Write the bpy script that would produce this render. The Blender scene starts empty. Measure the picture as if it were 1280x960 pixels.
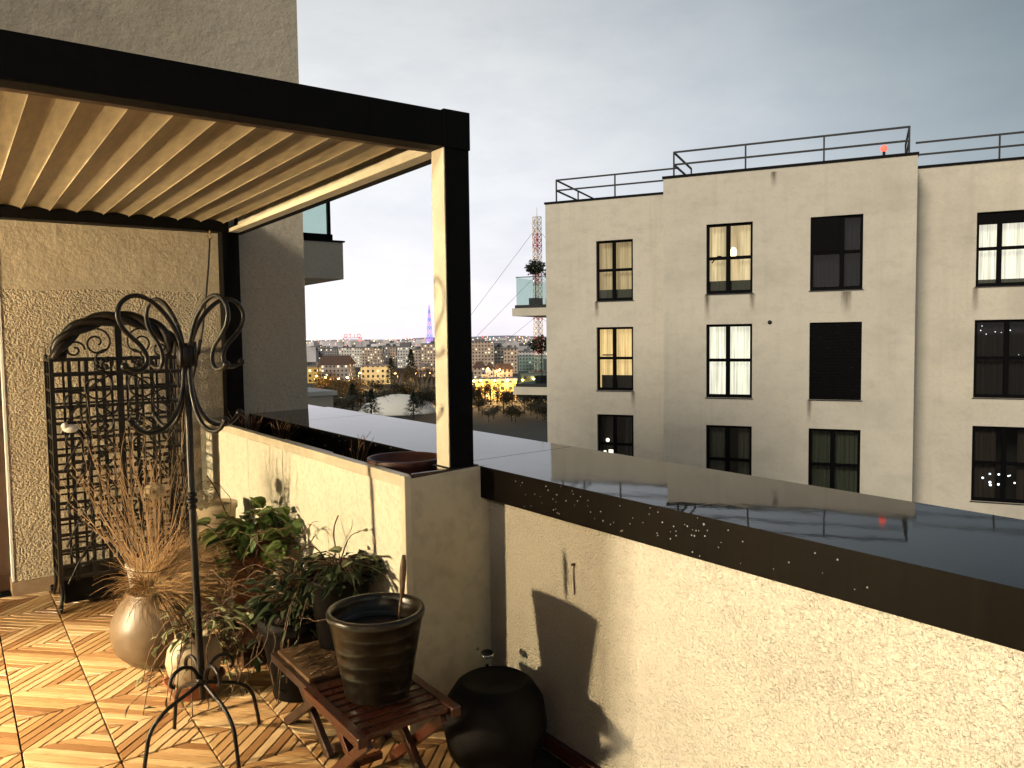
import bpy, math, random
from mathutils import Vector, Matrix
R = math.radians
random.seed(11)
scene = bpy.context.scene
COL = scene.collection
PI = math.pi

# ------------------------------------------------------------------ helpers
class MB:
    """collects geometry, build() links it as ONE mesh object"""
    def __init__(self):
        self.v = []; self.f = []; self.m = []; self.uv = []; self.sm = []
    def face(self, pts, mi=0, uv=None, smooth=False):
        b = len(self.v); self.v += [tuple(p) for p in pts]
        self.f.append(tuple(range(b, b + len(pts)))); self.m.append(mi); self.uv.append(uv); self.sm.append(smooth)
    def box(self, x0, x1, y0, y1, z0, z1, mi=0, M=None, skip=''):
        c = [(x0,y0,z0),(x1,y0,z0),(x1,y1,z0),(x0,y1,z0),(x0,y0,z1),(x1,y0,z1),(x1,y1,z1),(x0,y1,z1)]
        if M is not None: c = [tuple(M @ Vector(p)) for p in c]
        b = len(self.v); self.v += c
        for nm, q in (('b',(3,2,1,0)),('t',(4,5,6,7)),('f',(0,1,5,4)),('r',(1,2,6,5)),('k',(2,3,7,6)),('l',(3,0,4,7))):
            if nm in skip: continue
            self.f.append(tuple(b+i for i in q)); self.m.append(mi); self.uv.append(None); self.sm.append(False)
    def bar(self, p, q, w, h=None, mi=0):
        """square bar from p to q"""
        p = Vector(p); q = Vector(q); d = q - p; L = d.length; d.normalize()
        a = d.orthogonal().normalized() if abs(d.z) > .99 else d.cross(Vector((0,0,1))).normalized()
        c = a.cross(d); h = h or w
        M = Matrix((( a.x, d.x, c.x, p.x),( a.y, d.y, c.y, p.y),( a.z, d.z, c.z, p.z),(0,0,0,1)))
        self.box(-w/2, w/2, 0, L, -h/2, h/2, mi, M)
    def tube(self, pts, rad, n=8, mi=0, cap=True):
        pts = [Vector(p) for p in pts]; N = len(pts)
        if not hasattr(rad, '__len__'): rad = [rad]*N
        b = len(self.v); prev = None
        for i, p in enumerate(pts):
            t = (pts[min(i+1,N-1)] - pts[max(i-1,0)])
            if t.length < 1e-9: t = Vector((0,0,1))
            t.normalize()
            if prev is None: a = t.orthogonal().normalized()
            else:
                a = prev - t*prev.dot(t)
                a = a.normalized() if a.length > 1e-6 else t.orthogonal().normalized()
            prev = a; c = t.cross(a)
            for k in range(n):
                w = 2*PI*k/n
                self.v.append(tuple(p + (a*math.cos(w) + c*math.sin(w))*rad[i]))
        for i in range(N-1):
            for k in range(n):
                k2 = (k+1) % n
                self.f.append((b+i*n+k, b+i*n+k2, b+(i+1)*n+k2, b+(i+1)*n+k)); self.m.append(mi); self.uv.append(None); self.sm.append(True)
        if cap:
            self.f.append(tuple(b+k for k in reversed(range(n)))); self.m.append(mi); self.uv.append(None); self.sm.append(False)
            self.f.append(tuple(b+(N-1)*n+k for k in range(n))); self.m.append(mi); self.uv.append(None); self.sm.append(False)
    def lathe(self, prof, c=(0,0,0), n=32, mi=0, wob=0):
        b = len(self.v); c = Vector(c)
        for i, (r, z) in enumerate(prof):
            for k in range(n):
                w = 2*PI*k/n
                rr = r*(1 + wob*math.sin(3*w+z*20))
                self.v.append((c.x+rr*math.cos(w), c.y+rr*math.sin(w), c.z+z))
        for i in range(len(prof)-1):
            for k in range(n):
                k2 = (k+1) % n
                self.f.append((b+i*n+k, b+i*n+k2, b+(i+1)*n+k2, b+(i+1)*n+k)); self.m.append(mi); self.uv.append(None); self.sm.append(True)
        for i, rev in ((0, True), (len(prof)-1, False)):
            if prof[i][0] > 1e-4:
                q = [b+i*n+k for k in range(n)]
                self.f.append(tuple(reversed(q)) if rev else tuple(q)); self.m.append(mi); self.uv.append(None); self.sm.append(False)
    def ball(self, c, r, mi=0, n=10, sx=1, sy=1, sz=1):
        c = Vector(c); rows = max(4, n//2); b = len(self.v)
        for i in range(rows+1):
            t = PI*i/rows
            for k in range(n):
                w = 2*PI*k/n
                self.v.append((c.x+r*sx*math.sin(t)*math.cos(w), c.y+r*sy*math.sin(t)*math.sin(w), c.z-r*sz*math.cos(t)))
        for i in range(rows):
            for k in range(n):
                k2 = (k+1) % n
                self.f.append((b+i*n+k, b+i*n+k2, b+(i+1)*n+k2, b+(i+1)*n+k)); self.m.append(mi); self.uv.append(None); self.sm.append(True)
    def build(self, name, mats, parent=None, loc=None, bevel=0, kind=None):
        me = bpy.data.meshes.new(name)
        me.from_pydata(self.v, [], self.f)
        if not isinstance(mats, (list, tuple)): mats = [mats]
        for m in mats: me.materials.append(m)
        me.polygons.foreach_set('material_index', self.m)
        me.polygons.foreach_set('use_smooth', self.sm)
        if any(u is not None for u in self.uv):
            l = me.uv_layers.new(name='UVMap'); i = 0
            for f, u in zip(self.f, self.uv):
                for k in range(len(f)):
                    l.data[i].uv = u[k] if u is not None else (0, 0); i += 1
        me.update()
        o = bpy.data.objects.new(name, me); COL.objects.link(o)
        if parent is not None: o.parent = parent
        if loc is not None: o.location = loc
        if bevel:
            md = o.modifiers.new('bevel', 'BEVEL'); md.width = bevel; md.segments = 2; md.limit_method = 'ANGLE'; md.angle_limit = R(40)
        if kind: o['kind'] = kind
        return o

def tag(o, label, cat, group=None, kind=None):
    o['label'] = label; o['category'] = cat
    if group: o['group'] = group
    if kind: o['kind'] = kind
    return o
def empty(name, loc=(0,0,0), rz=0):
    o = bpy.data.objects.new(name, None); COL.objects.link(o); o.location = loc; o.rotation_euler = (0,0,rz); o.empty_display_size = .2
    return o
def copy_tree(o, parent=None):
    c = o.copy(); COL.objects.link(c)
    if parent is not None: c.parent = parent
    for ch in list(o.children): copy_tree(ch, c)
    return c
def spline(pts, n=6):
    """Catmull-Rom through the points"""
    P = [Vector(p) for p in pts]; P = [P[0]*2-P[1]] + P + [P[-1]*2-P[-2]]; out = []
    for i in range(1, len(P)-2):
        for k in range(n):
            t = k/n; a,b,c,d = P[i-1],P[i],P[i+1],P[i+2]
            out.append(.5*((2*b)+(c-a)*t+(2*a-5*b+4*c-d)*t*t+(3*b-a-3*c+d)*t**3))
    out.append(P[-2]); return out

# ------------------------------------------------------------------ materials
def mat(name):
    m = bpy.data.materials.new(name); m.use_nodes = True
    nt = m.node_tree; b = nt.nodes['Principled BSDF']
    return m, nt, b
def N(nt, t, **kw):
    n = nt.nodes.new(t)
    for k, v in kw.items():
        if k in n.inputs: n.inputs[k].default_value = v
        else: setattr(n, k, v)
    return n
def L(nt, a, b): nt.links.new(a, b)
def ramp(nt, fac, stops):
    r = N(nt, 'ShaderNodeValToRGB'); el = r.color_ramp.elements
    while len(el) < len(stops): el.new(.5)
    for e, (p, c) in zip(el, stops): e.position = p; e.color = (*c, 1) if len(c) == 3 else c
    L(nt, fac, r.inputs[0]); return r.outputs[0]
def coords(nt, scale=None, out='Object'):
    t = N(nt, 'ShaderNodeTexCoord'); o = t.outputs[out]
    if scale:
        mp = N(nt, 'ShaderNodeMapping'); mp.inputs['Scale'].default_value = scale; L(nt, o, mp.inputs[0]); o = mp.outputs[0]
    return o
def noise(nt, co, scale, detail=4, rough=.55, out='Fac'):
    n = N(nt, 'ShaderNodeTexNoise', Scale=scale, Detail=detail, Roughness=rough); L(nt, co, n.inputs['Vector']); return n.outputs[out]
def bump(nt, b, h, strength, dist=.01):
    n = N(nt, 'ShaderNodeBump', Strength=strength, Distance=dist); L(nt, h, n.inputs['Height']); L(nt, n.outputs[0], b.inputs['Normal']); return n
def math_(nt, op, a, b=None, c=None, clamp=False):
    n = N(nt, 'ShaderNodeMath', operation=op); n.use_clamp = clamp
    for i, v in enumerate((a, b, c)):
        if v is None: continue
        if hasattr(v, 'is_linked'): L(nt, v, n.inputs[i])
        else: n.inputs[i].default_value = v
    return n.outputs[0]
def mixc(nt, f, a, b, bt='MIX'):
    n = N(nt, 'ShaderNodeMix', data_type='RGBA', blend_type=bt)
    for s, v in ((n.inputs[0], f), (n.inputs[6], a), (n.inputs[7], b)):
        if hasattr(v, 'is_linked'): L(nt, v, s)
        else: s.default_value = (*v, 1) if hasattr(v, '__len__') and len(v) == 3 else v
    return n.outputs[2]

def simple(name, c, rough=.5, metal=0, var=.25, vs=8, bs=0, bscale=80, bdist=.003, spec=.5, stretch=None):
    """noise-varied colour with an optional bump"""
    m, nt, b = mat(name); co = coords(nt, stretch)
    f = noise(nt, co, vs, 5, .6)
    d = tuple(x*(1-var) for x in c); u = tuple(min(1, x*(1+var)) for x in c)
    L(nt, ramp(nt, f, [(.3, d), (.7, u)]), b.inputs['Base Color'])
    L(nt, math_(nt, 'MULTIPLY_ADD', f, .25, rough-.12, True), b.inputs['Roughness'])
    b.inputs['Metallic'].default_value = metal; b.inputs['Specular IOR Level'].default_value = spec
    if bs: bump(nt, b, noise(nt, co, bscale, 3), bs, bdist)
    return m

def stucco(name, c, grain=75, strength=.9, stain=.35, dist=.012, smooth_above=None):
    m, nt, b = mat(name); co = coords(nt)
    big = noise(nt, co, 1.3, 6, .62); mid = noise(nt, co, 7, 4, .6)
    d = tuple(x*(1-stain) for x in c)
    col = ramp(nt, big, [(.28, d), (.55, c), (.8, tuple(min(1, x*1.06) for x in c))])
    col = mixc(nt, math_(nt, 'MULTIPLY', ramp(nt, mid, [(.55, (0,0,0)), (.75, (1,1,1))]), .22), col, tuple(x*.6 for x in c))
    # small dark pits here and there
    vo = N(nt, 'ShaderNodeTexVoronoi', Scale=2.6); L(nt, co, vo.inputs['Vector'])
    pit = math_(nt, 'LESS_THAN', vo.outputs['Distance'], .022)
    col = mixc(nt, math_(nt, 'MULTIPLY', pit, .75), col, tuple(x*.2 for x in c))
    b.inputs['Roughness'].default_value = .9; b.inputs['Specular IOR Level'].default_value = .15
    n1 = noise(nt, co, grain, 2.5, .5); n2 = noise(nt, co, grain*.42, 2, .5)
    v2 = N(nt, 'ShaderNodeTexVoronoi', Scale=grain*.8); L(nt, mixc(nt, .03, co, noise(nt, co, grain*.5, 2, .5, 'Color'), 'ADD'), v2.inputs['Vector'])
    h = math_(nt, 'ADD', math_(nt, 'MULTIPLY', n1, 1.1), math_(nt, 'ADD', math_(nt, 'MULTIPLY', n2, .45), math_(nt, 'MULTIPLY', v2.outputs['Distance'], -.55)))
    soft = math_(nt, 'ADD', math_(nt, 'MULTIPLY', noise(nt, co, 9, 6, .65), .9), math_(nt, 'MULTIPLY', noise(nt, co, 60, 3), .12))
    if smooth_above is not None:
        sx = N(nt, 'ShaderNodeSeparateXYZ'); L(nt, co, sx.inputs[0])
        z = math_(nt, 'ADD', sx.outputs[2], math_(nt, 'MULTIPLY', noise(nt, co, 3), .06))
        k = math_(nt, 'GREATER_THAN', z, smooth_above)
        k2 = ramp(nt, math_(nt, 'MULTIPLY', sx.outputs[0], .4), [(.50, (0,0,0)), (.74, (1,1,1))])   # smoother wall end, its colour lightened to make up missing sky light
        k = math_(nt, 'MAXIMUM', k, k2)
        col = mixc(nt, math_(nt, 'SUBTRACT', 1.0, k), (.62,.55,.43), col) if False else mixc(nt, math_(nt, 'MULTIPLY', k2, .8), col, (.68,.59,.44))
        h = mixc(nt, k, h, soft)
    col = mixc(nt, math_(nt, 'MULTIPLY', ramp(nt, n1, [(.36, (1,1,1)), (.52, (0,0,0))]), .24), col, tuple(x*.45 for x in c))
    L(nt, col, b.inputs['Base Color'])
    bump(nt, b, h, strength, dist)
    return m

def facade_plaster(name, c):
    m, nt, b = mat(name); co = coords(nt)
    broad = noise(nt, coords(nt, (.5, 1, .8)), .7, 5, .6); mid = noise(nt, coords(nt, (.8, 1, 1.3)), 2.6, 7, .7); fine = noise(nt, co, 30, 3, .7); grit = noise(nt, co, 9, 6, .75)
    streak = noise(nt, coords(nt, (2.2, 3, .12)), 1.6, 5, .6); sp = noise(nt, coords(nt, (.6, 1, 3.2)), 1.0, 7, .72)
    dk = lambda k: tuple(x*k for x in c)
    col = ramp(nt, broad, [(.28, dk(.80)), (.5, c), (.75, dk(1.05))])
    col = mixc(nt, math_(nt, 'MULTIPLY', ramp(nt, mid, [(.48, (0,0,0)), (.72, (1,1,1))]), .34), col, (c[0]*.62, c[1]*.62, c[2]*.66))
    col = mixc(nt, math_(nt, 'MULTIPLY', ramp(nt, streak, [(.54, (0,0,0)), (.76, (1,1,1))]), .22), col, dk(.55))
    col = mixc(nt, math_(nt, 'MULTIPLY', ramp(nt, sp, [(.63, (0,0,0)), (.72, (1,1,1))]), .35), col, dk(.5))
    col = mixc(nt, math_(nt, 'MULTIPLY', ramp(nt, grit, [(.5, (0,0,0)), (.7, (1,1,1))]), .28), col, dk(.66))
    col = mixc(nt, math_(nt, 'MULTIPLY', ramp(nt, fine, [(.45, (0,0,0)), (.65, (1,1,1))]), .22), col, dk(.7))
    L(nt, col, b.inputs['Base Color']); b.inputs['Roughness'].default_value = .92; b.inputs['Specular IOR Level'].default_value = .15
    bump(nt, b, math_(nt, 'ADD', fine, math_(nt, 'MULTIPLY', grit, .8)), .5, .012)
    return m

def deck_wood():
    m, nt, b = mat('deck_wood'); g = N(nt, 'ShaderNodeNewGeometry'); co = coords(nt)
    rnd = g.outputs['Random Per Island']
    uvn = N(nt, 'ShaderNodeUVMap'); uvn.uv_map = 'UVMap'
    mp = N(nt, 'ShaderNodeMapping'); mp.inputs['Scale'].default_value = (6, 90, 1); L(nt, uvn.outputs[0], mp.inputs[0])
    off = N(nt, 'ShaderNodeCombineXYZ'); L(nt, math_(nt, 'MULTIPLY', rnd, 37), off.inputs[2]); L(nt, off.outputs[0], mp.inputs['Location'])
    gr = noise(nt, mp.outputs[0], 1, 6, .65)
    col = ramp(nt, rnd, [(0, (.25,.12,.045)), (.35, (.42,.24,.10)), (.7, (.56,.36,.17)), (1, (.68,.49,.27))])
    col = mixc(nt, math_(nt, 'MULTIPLY', ramp(nt, gr, [(.4, (0,0,0)), (.7, (1,1,1))]), .5), col, (.17,.075,.028))
    wet = noise(nt, co, 2.4, 4)
    L(nt, col, b.inputs['Base Color'])
    L(nt, ramp(nt, wet, [(.4, (.28,.28,.28)), (.62, (.55,.55,.55))]), b.inputs['Roughness'])
    bump(nt, b, gr, .3, .002)
    return m

def wet_metal():
    m, nt, b = mat('wet_dark_metal'); co = coords(nt)
    b.inputs['Base Color'].default_value = (.013,.012,.011,1)
    puddle = noise(nt, co, 1.6, 4, .5)
    L(nt, ramp(nt, puddle, [(.35, (.02,.02,.02)), (.75, (.06,.06,.06))]), b.inputs['Roughness'])
    b.inputs['IOR'].default_value = 1.24
    bump(nt, b, math_(nt, 'ADD', noise(nt, coords(nt, (1, .6, 1)), 4, 2), math_(nt, 'MULTIPLY', noise(nt, co, 30, 2), .10)), .08, .005)
    return m
def fascia_metal():
    m, nt, b = mat('fascia_metal'); co = coords(nt, (1, 1, 1))
    f = noise(nt, coords(nt, (30, 60, 2)), 1, 5, .6)
    L(nt, ramp(nt, f, [(.3, (.0016,.0012,.0009)), (.7, (.0040,.0030,.0018))]), b.inputs['Base Color'])
    b.inputs['Roughness'].default_value = .4; b.inputs['Specular IOR Level'].default_value = .035
    bump(nt, b, f, .12, .002); return m

def emit(name, c, s):
    m, nt, b = mat(name)
    b.inputs['Base Color'].default_value = (*[min(.8, x) for x in c], 1)
    b.inputs['Emission Color'].default_value = (*c, 1); b.inputs['Emission Strength'].default_value = s
    return m
def curtain(name, base, glow, s, folds=30):
    """folded cloth, lit from the room behind it when s > 0"""
    m, nt, b = mat(name); co = coords(nt, (folds, 1, .6))
    f = noise(nt, co, 1, 4, .6)
    L(nt, ramp(nt, f, [(.3, tuple(x*.5 for x in base)), (.7, base)]), b.inputs['Base Color'])
    if s:
        big = noise(nt, coords(nt), 1.4, 2)
        L(nt, mixc(nt, math_(nt,'MULTIPLY',big,.6), ramp(nt, f, [(.32, tuple(x*.45 for x in glow)), (.6, glow)]), tuple(x*.45 for x in glow)), b.inputs['Emission Color'])
        b.inputs['Emission Strength'].default_value = s
    b.inputs['Roughness'].default_value = .9
    return m
def glass(name, tint=(.9,.95,.93), refl=1.0):
    m, nt, b = mat(name); out = nt.nodes['Material Output']; nt.nodes.remove(b)
    t = N(nt, 'ShaderNodeBsdfTransparent'); t.inputs[0].default_value = (*tint, 1)
    g = N(nt, 'ShaderNodeBsdfGlossy'); g.inputs['Roughness'].default_value = .02
    ge = N(nt, 'ShaderNodeNewGeometry'); dp = N(nt, 'ShaderNodeVectorMath', operation='DOT_PRODUCT'); L(nt, ge.outputs['Incoming'], dp.inputs[0]); L(nt, ge.outputs['Normal'], dp.inputs[1])
    sch = math_(nt, 'MULTIPLY_ADD', math_(nt, 'POWER', math_(nt, 'SUBTRACT', 1.0, math_(nt, 'ABSOLUTE', dp.outputs['Value']), None, True), 5.0), .94, .05)
    mx = N(nt, 'ShaderNodeMixShader'); L(nt, math_(nt, 'MULTIPLY', sch, refl, None, True), mx.inputs[0]); L(nt, t.outputs[0], mx.inputs[1]); L(nt, g.outputs[0], mx.inputs[2])
    L(nt, mx.outputs[0], out.inputs[0]); return m

def glazed():
    m, nt, b = mat('striped_glaze'); co = coords(nt)
    sx = N(nt, 'ShaderNodeSeparateXYZ'); L(nt, co, sx.inputs[0])
    z = math_(nt, 'ADD', sx.outputs[2], math_(nt, 'MULTIPLY', noise(nt, co, 7, 3), .035))
    w = math_(nt, 'SINE', math_(nt, 'MULTIPLY', z, 130))
    st = ramp(nt, w, [(.80, (0,0,0)), (.97, (1,1,1))])
    brk = ramp(nt, noise(nt, coords(nt, (4,4,10)), 1.6, 4), [(.42, (0,0,0)), (.6, (1,1,1))])
    base = ramp(nt, noise(nt, co, 10, 5), [(.3, (.006,.005,.004)), (.7, (.015,.011,.007))])
    L(nt, mixc(nt, math_(nt, 'MULTIPLY', st, brk), base, (.055,.062,.046)), b.inputs['Base Color'])
    b.inputs['Roughness'].default_value = .3; b.inputs['Specular IOR Level'].default_value = .35
    bump(nt, b, math_(nt, 'ADD', w, math_(nt, 'MULTIPLY', noise(nt, co, 25, 3), .5)), .25, .004); return m

def leafmat(name, a, c, trans=.25):
    m, nt, b = mat(name); g = N(nt, 'ShaderNodeNewGeometry')
    col = ramp(nt, g.outputs['Random Per Island'], [(0, a), (1, c)])
    col = mixc(nt, math_(nt, 'MULTIPLY', noise(nt, coords(nt), 40, 3), .5), col, tuple(x*.4 for x in a))
    L(nt, col, b.inputs['Base Color']); b.inputs['Roughness'].default_value = .55; b.inputs['Specular IOR Level'].default_value = .3
    t = N(nt, 'ShaderNodeBsdfTranslucent'); L(nt, col, t.inputs[0])
    mx = N(nt, 'ShaderNodeMixShader'); mx.inputs[0].default_value = trans
    L(nt, b.outputs[0], mx.inputs[1]); L(nt, t.outputs[0], mx.inputs[2]); L(nt, mx.outputs[0], nt.nodes['Material Output'].inputs[0])
    return m

def city_wall(name, c, glow=(1,.72,.38), lit=.35, s=2.0, pu=3.2, pv=3.0, ww=.5, wh=.5):
    """plaster with a grid of windows, some of them lit (uv in metres)"""
    m, nt, b = mat(name); uvn = N(nt, 'ShaderNodeUVMap'); uvn.uv_map = 'UVMap'
    sp = N(nt, 'ShaderNodeSeparateXYZ'); L(nt, uvn.outputs[0], sp.inputs[0])
    u = math_(nt, 'DIVIDE', sp.outputs[0], pu); v = math_(nt, 'DIVIDE', sp.outputs[1], pv)
    fu = math_(nt, 'FRACT', u); fv = math_(nt, 'FRACT', v)
    iu = math_(nt, 'LESS_THAN', math_(nt, 'ABSOLUTE', math_(nt, 'SUBTRACT', fu, .5)), ww/2)
    iv = math_(nt, 'LESS_THAN', math_(nt, 'ABSOLUTE', math_(nt, 'SUBTRACT', fv, .52)), wh/2)
    win = math_(nt, 'MULTIPLY', iu, iv); win = math_(nt, 'MULTIPLY', win, math_(nt, 'GREATER_THAN', sp.outputs[1], .8))
    cb = N(nt, 'ShaderNodeCombineXYZ'); L(nt, math_(nt, 'FLOOR', u), cb.inputs[0]); L(nt, math_(nt, 'FLOOR', v), cb.inputs[1])
    wn = N(nt, 'ShaderNodeTexWhiteNoise', noise_dimensions='3D'); oi = N(nt, 'ShaderNodeObjectInfo'); L(nt, oi.outputs['Random'], cb.inputs[2]); L(nt, cb.outputs[0], wn.inputs['Vector'])
    on = math_(nt, 'LESS_THAN', wn.outputs['Value'], lit)
    base = ramp(nt, noise(nt, coords(nt), .15, 5), [(.3, tuple(x*.7 for x in c)), (.7, c)])
    L(nt, mixc(nt, win, base, (.02,.022,.026)), b.inputs['Base Color'])
    L(nt, mixc(nt, .5, wn.outputs['Color'], glow), b.inputs['Emission Color'])
    b.inputs['Emission Color'].default_value = (*glow, 1)
    L(nt, mixc(nt, math_(nt,'MULTIPLY',wn.outputs['Color'],.35), glow, (1,.95,.85)), b.inputs['Emission Color'])
    L(nt, math_(nt, 'MULTIPLY', math_(nt, 'MULTIPLY', win, on), s), b.inputs['Emission Strength'])
    b.inputs['Roughness'].default_value = .85
    return m

M = {}
M['stucco']  = stucco('rough_stucco', (.58,.52,.41), 125, 1.0, .22, .018)
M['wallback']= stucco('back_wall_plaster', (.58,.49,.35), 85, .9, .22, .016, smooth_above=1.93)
M['panel']   = stucco('planter_panel', (.74,.69,.54), 50, .4, .14, .006)
M['endpanel']= stucco('planter_end', (.60,.54,.39), 16, .45, .28, .008)
M['facade']  = facade_plaster('pale_facade_plaster', (.72,.655,.53))
M['concrete']= facade_plaster('balcony_concrete', (.68,.62,.49))
M['white']   = simple('white_paint', (.70,.68,.62), .6, 0, .08, 6)
M['black']   = simple('black_powder_coat', (.0028,.0026,.0026), .55, 0, .3, 40, .1, 300, .0006, spec=.08)
M['beige_coat'] = simple('sand_powder_coat', (.62,.54,.39), .42, 0, .18, 6, .08, 200, .001)
M['louvre']  = simple('sand_louvre_metal', (.30,.235,.14), .42, .1, .35, 5, .12, 30, .002, stretch=(6, 1, 6))
M['iron']    = simple('black_wrought_iron', (.005,.004,.0035), .36, 0, .4, 60, .35, 120, .001, spec=.28)
M['rail']    = simple('roof_rail_steel', (.008,.008,.009), .6, 0, .3, 10)
M['wframe']  = simple('anthracite_window_frame', (.0025,.0025,.003), .6, 0, .2, 10, spec=.06)
M['deckbase']= simple('dark_underlay', (.012,.010,.008), .9, 0, .3, 20)
M['deck']    = deck_wood()
M['wet']     = wet_metal(); M['fascia'] = fascia_metal()
M['drop']    = simple('water_drop', (.60,.62,.64), .34, .85, .05, 5)
M['terra']   = simple('terracotta', (.30,.10,.045), .75, 0, .3, 9, .25, 60, .002)
M['terrad']  = simple('dark_terracotta', (.045,.012,.007), .5, 0, .35, 9, .25, 60, .002)
M['ceram']   = simple('cream_ceramic', (.36,.28,.18), .5, 0, .22, 7, .12, 20, .003)
M['brownclay'] = simple('brown_glazed_clay', (.115,.078,.045), .42, 0, .35, 6, .15, 25, .003)
M['ceramd']  = simple('black_ceramic', (.004,.0035,.0035), .6, 0, .3, 12, .1, 40, .002, spec=.10)
M['glaze']   = glazed()
M['soil']    = simple('potting_soil', (.018,.012,.008), .95, 0, .5, 60, .9, 90, .01)
M['redwood'] = simple('red_varnished_wood', (.052,.012,.005), .3, 0, .4, 6, .15, 40, .001, stretch=(20, 1.5, 20))
M['darkwood']= simple('dark_stained_wood', (.026,.010,.005), .42, 0, .4, 6, .15, 40, .001, stretch=(1.5, 20, 20))
M['twig']    = leafmat('dry_twig', (.42,.25,.12), (.64,.45,.26), .0)
M['straw']   = leafmat('dry_grass', (.36,.20,.08), (.60,.40,.19), .2)
M['vine']    = leafmat('dead_vine', (.04,.022,.012), (.24,.14,.07), .1)
M['leaf']    = leafmat('green_leaf', (.05,.10,.02), (.24,.30,.08), .35)
M['leafdark']= leafmat('dark_leaf', (.012,.022,.008), (.035,.05,.016), .15)
M['leafpale']= leafmat('pale_leaf', (.13,.17,.06), (.40,.40,.22), .3)
M['bloom']   = leafmat('cream_petal', (.55,.44,.25), (.75,.66,.45), .25)
M['chrome']  = simple('chrome', (.55,.55,.55), .16, 1, .1, 10)
M['cord']    = simple('black_cord', (.008,.007,.006), .8, 0, .3, 80)
M['brass']   = simple('brass_hook', (.45,.28,.10), .3, .9, .2, 20)
M['glass']   = glass('clear_glass'); M['glassgreen'] = glass('greenish_glass', (.86,.93,.91), 1.0)
M['glassdark'] = glass('dark_glass', (.30,.33,.34), 1.4)
M['doorbrown'] = simple('brown_door_frame', (.05,.025,.014), .4, 0, .25, 10)
M['room']    = simple('room_paint', (.55,.5,.42), .9, 0, .05, 3)
M['skirt']   = simple('skirting_tile', (.30,.21,.13), .5, 0, .2, 12)

# ------------------------------------------------------------------ camera
cam = bpy.data.cameras.new('camera'); co_ = bpy.data.objects.new('camera', cam); COL.objects.link(co_)
yaw, pit, rol = R(35.74), R(3.40), R(-.746)
f0 = Vector((math.sin(yaw)*math.cos(pit), math.cos(yaw)*math.cos(pit), -math.sin(pit)))
r0 = Vector((math.cos(yaw), -math.sin(yaw), 0)); u0 = r0.cross(f0)
rv = math.cos(rol)*r0 + math.sin(rol)*u0; uv_ = -math.sin(rol)*r0 + math.cos(rol)*u0
H = 1.56
co_.matrix_world = Matrix(((rv.x,uv_.x,-f0.x,0),(rv.y,uv_.y,-f0.y,0),(rv.z,uv_.z,-f0.z,H),(0,0,0,1)))
cam.sensor_width = 36; cam.lens = 980.3/1280*36; cam.clip_start = .05; cam.clip_end = 30000
scene.camera = co_

# ------------------------------------------------------------------ ground, deck
GZ = -26.0
g = MB(); g.face([(-9000,-9000,GZ),(14000,-9000,GZ),(14000,14000,GZ),(-9000,14000,GZ)])
gm, nt, b = mat('dark_winter_ground'); co = coords(nt)
L(nt, mixc(nt, ramp(nt, noise(nt, co, .012, 6), [(.42, (0,0,0)), (.6, (1,1,1))]), ramp(nt, noise(nt, co, .08, 6), [(.3, (.004,.006,.002)), (.7, (.012,.013,.005))]), (.016,.015,.010)), b.inputs['Base Color']); b.inputs['Roughness'].default_value = .95
g.build('ground', gm, kind='structure')

base = MB(); base.box(-2.2, 1.8, -3.5, 5.7, -.30, -.026)
base.build('terrace_slab', M['deckbase'], kind='structure')

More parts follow.
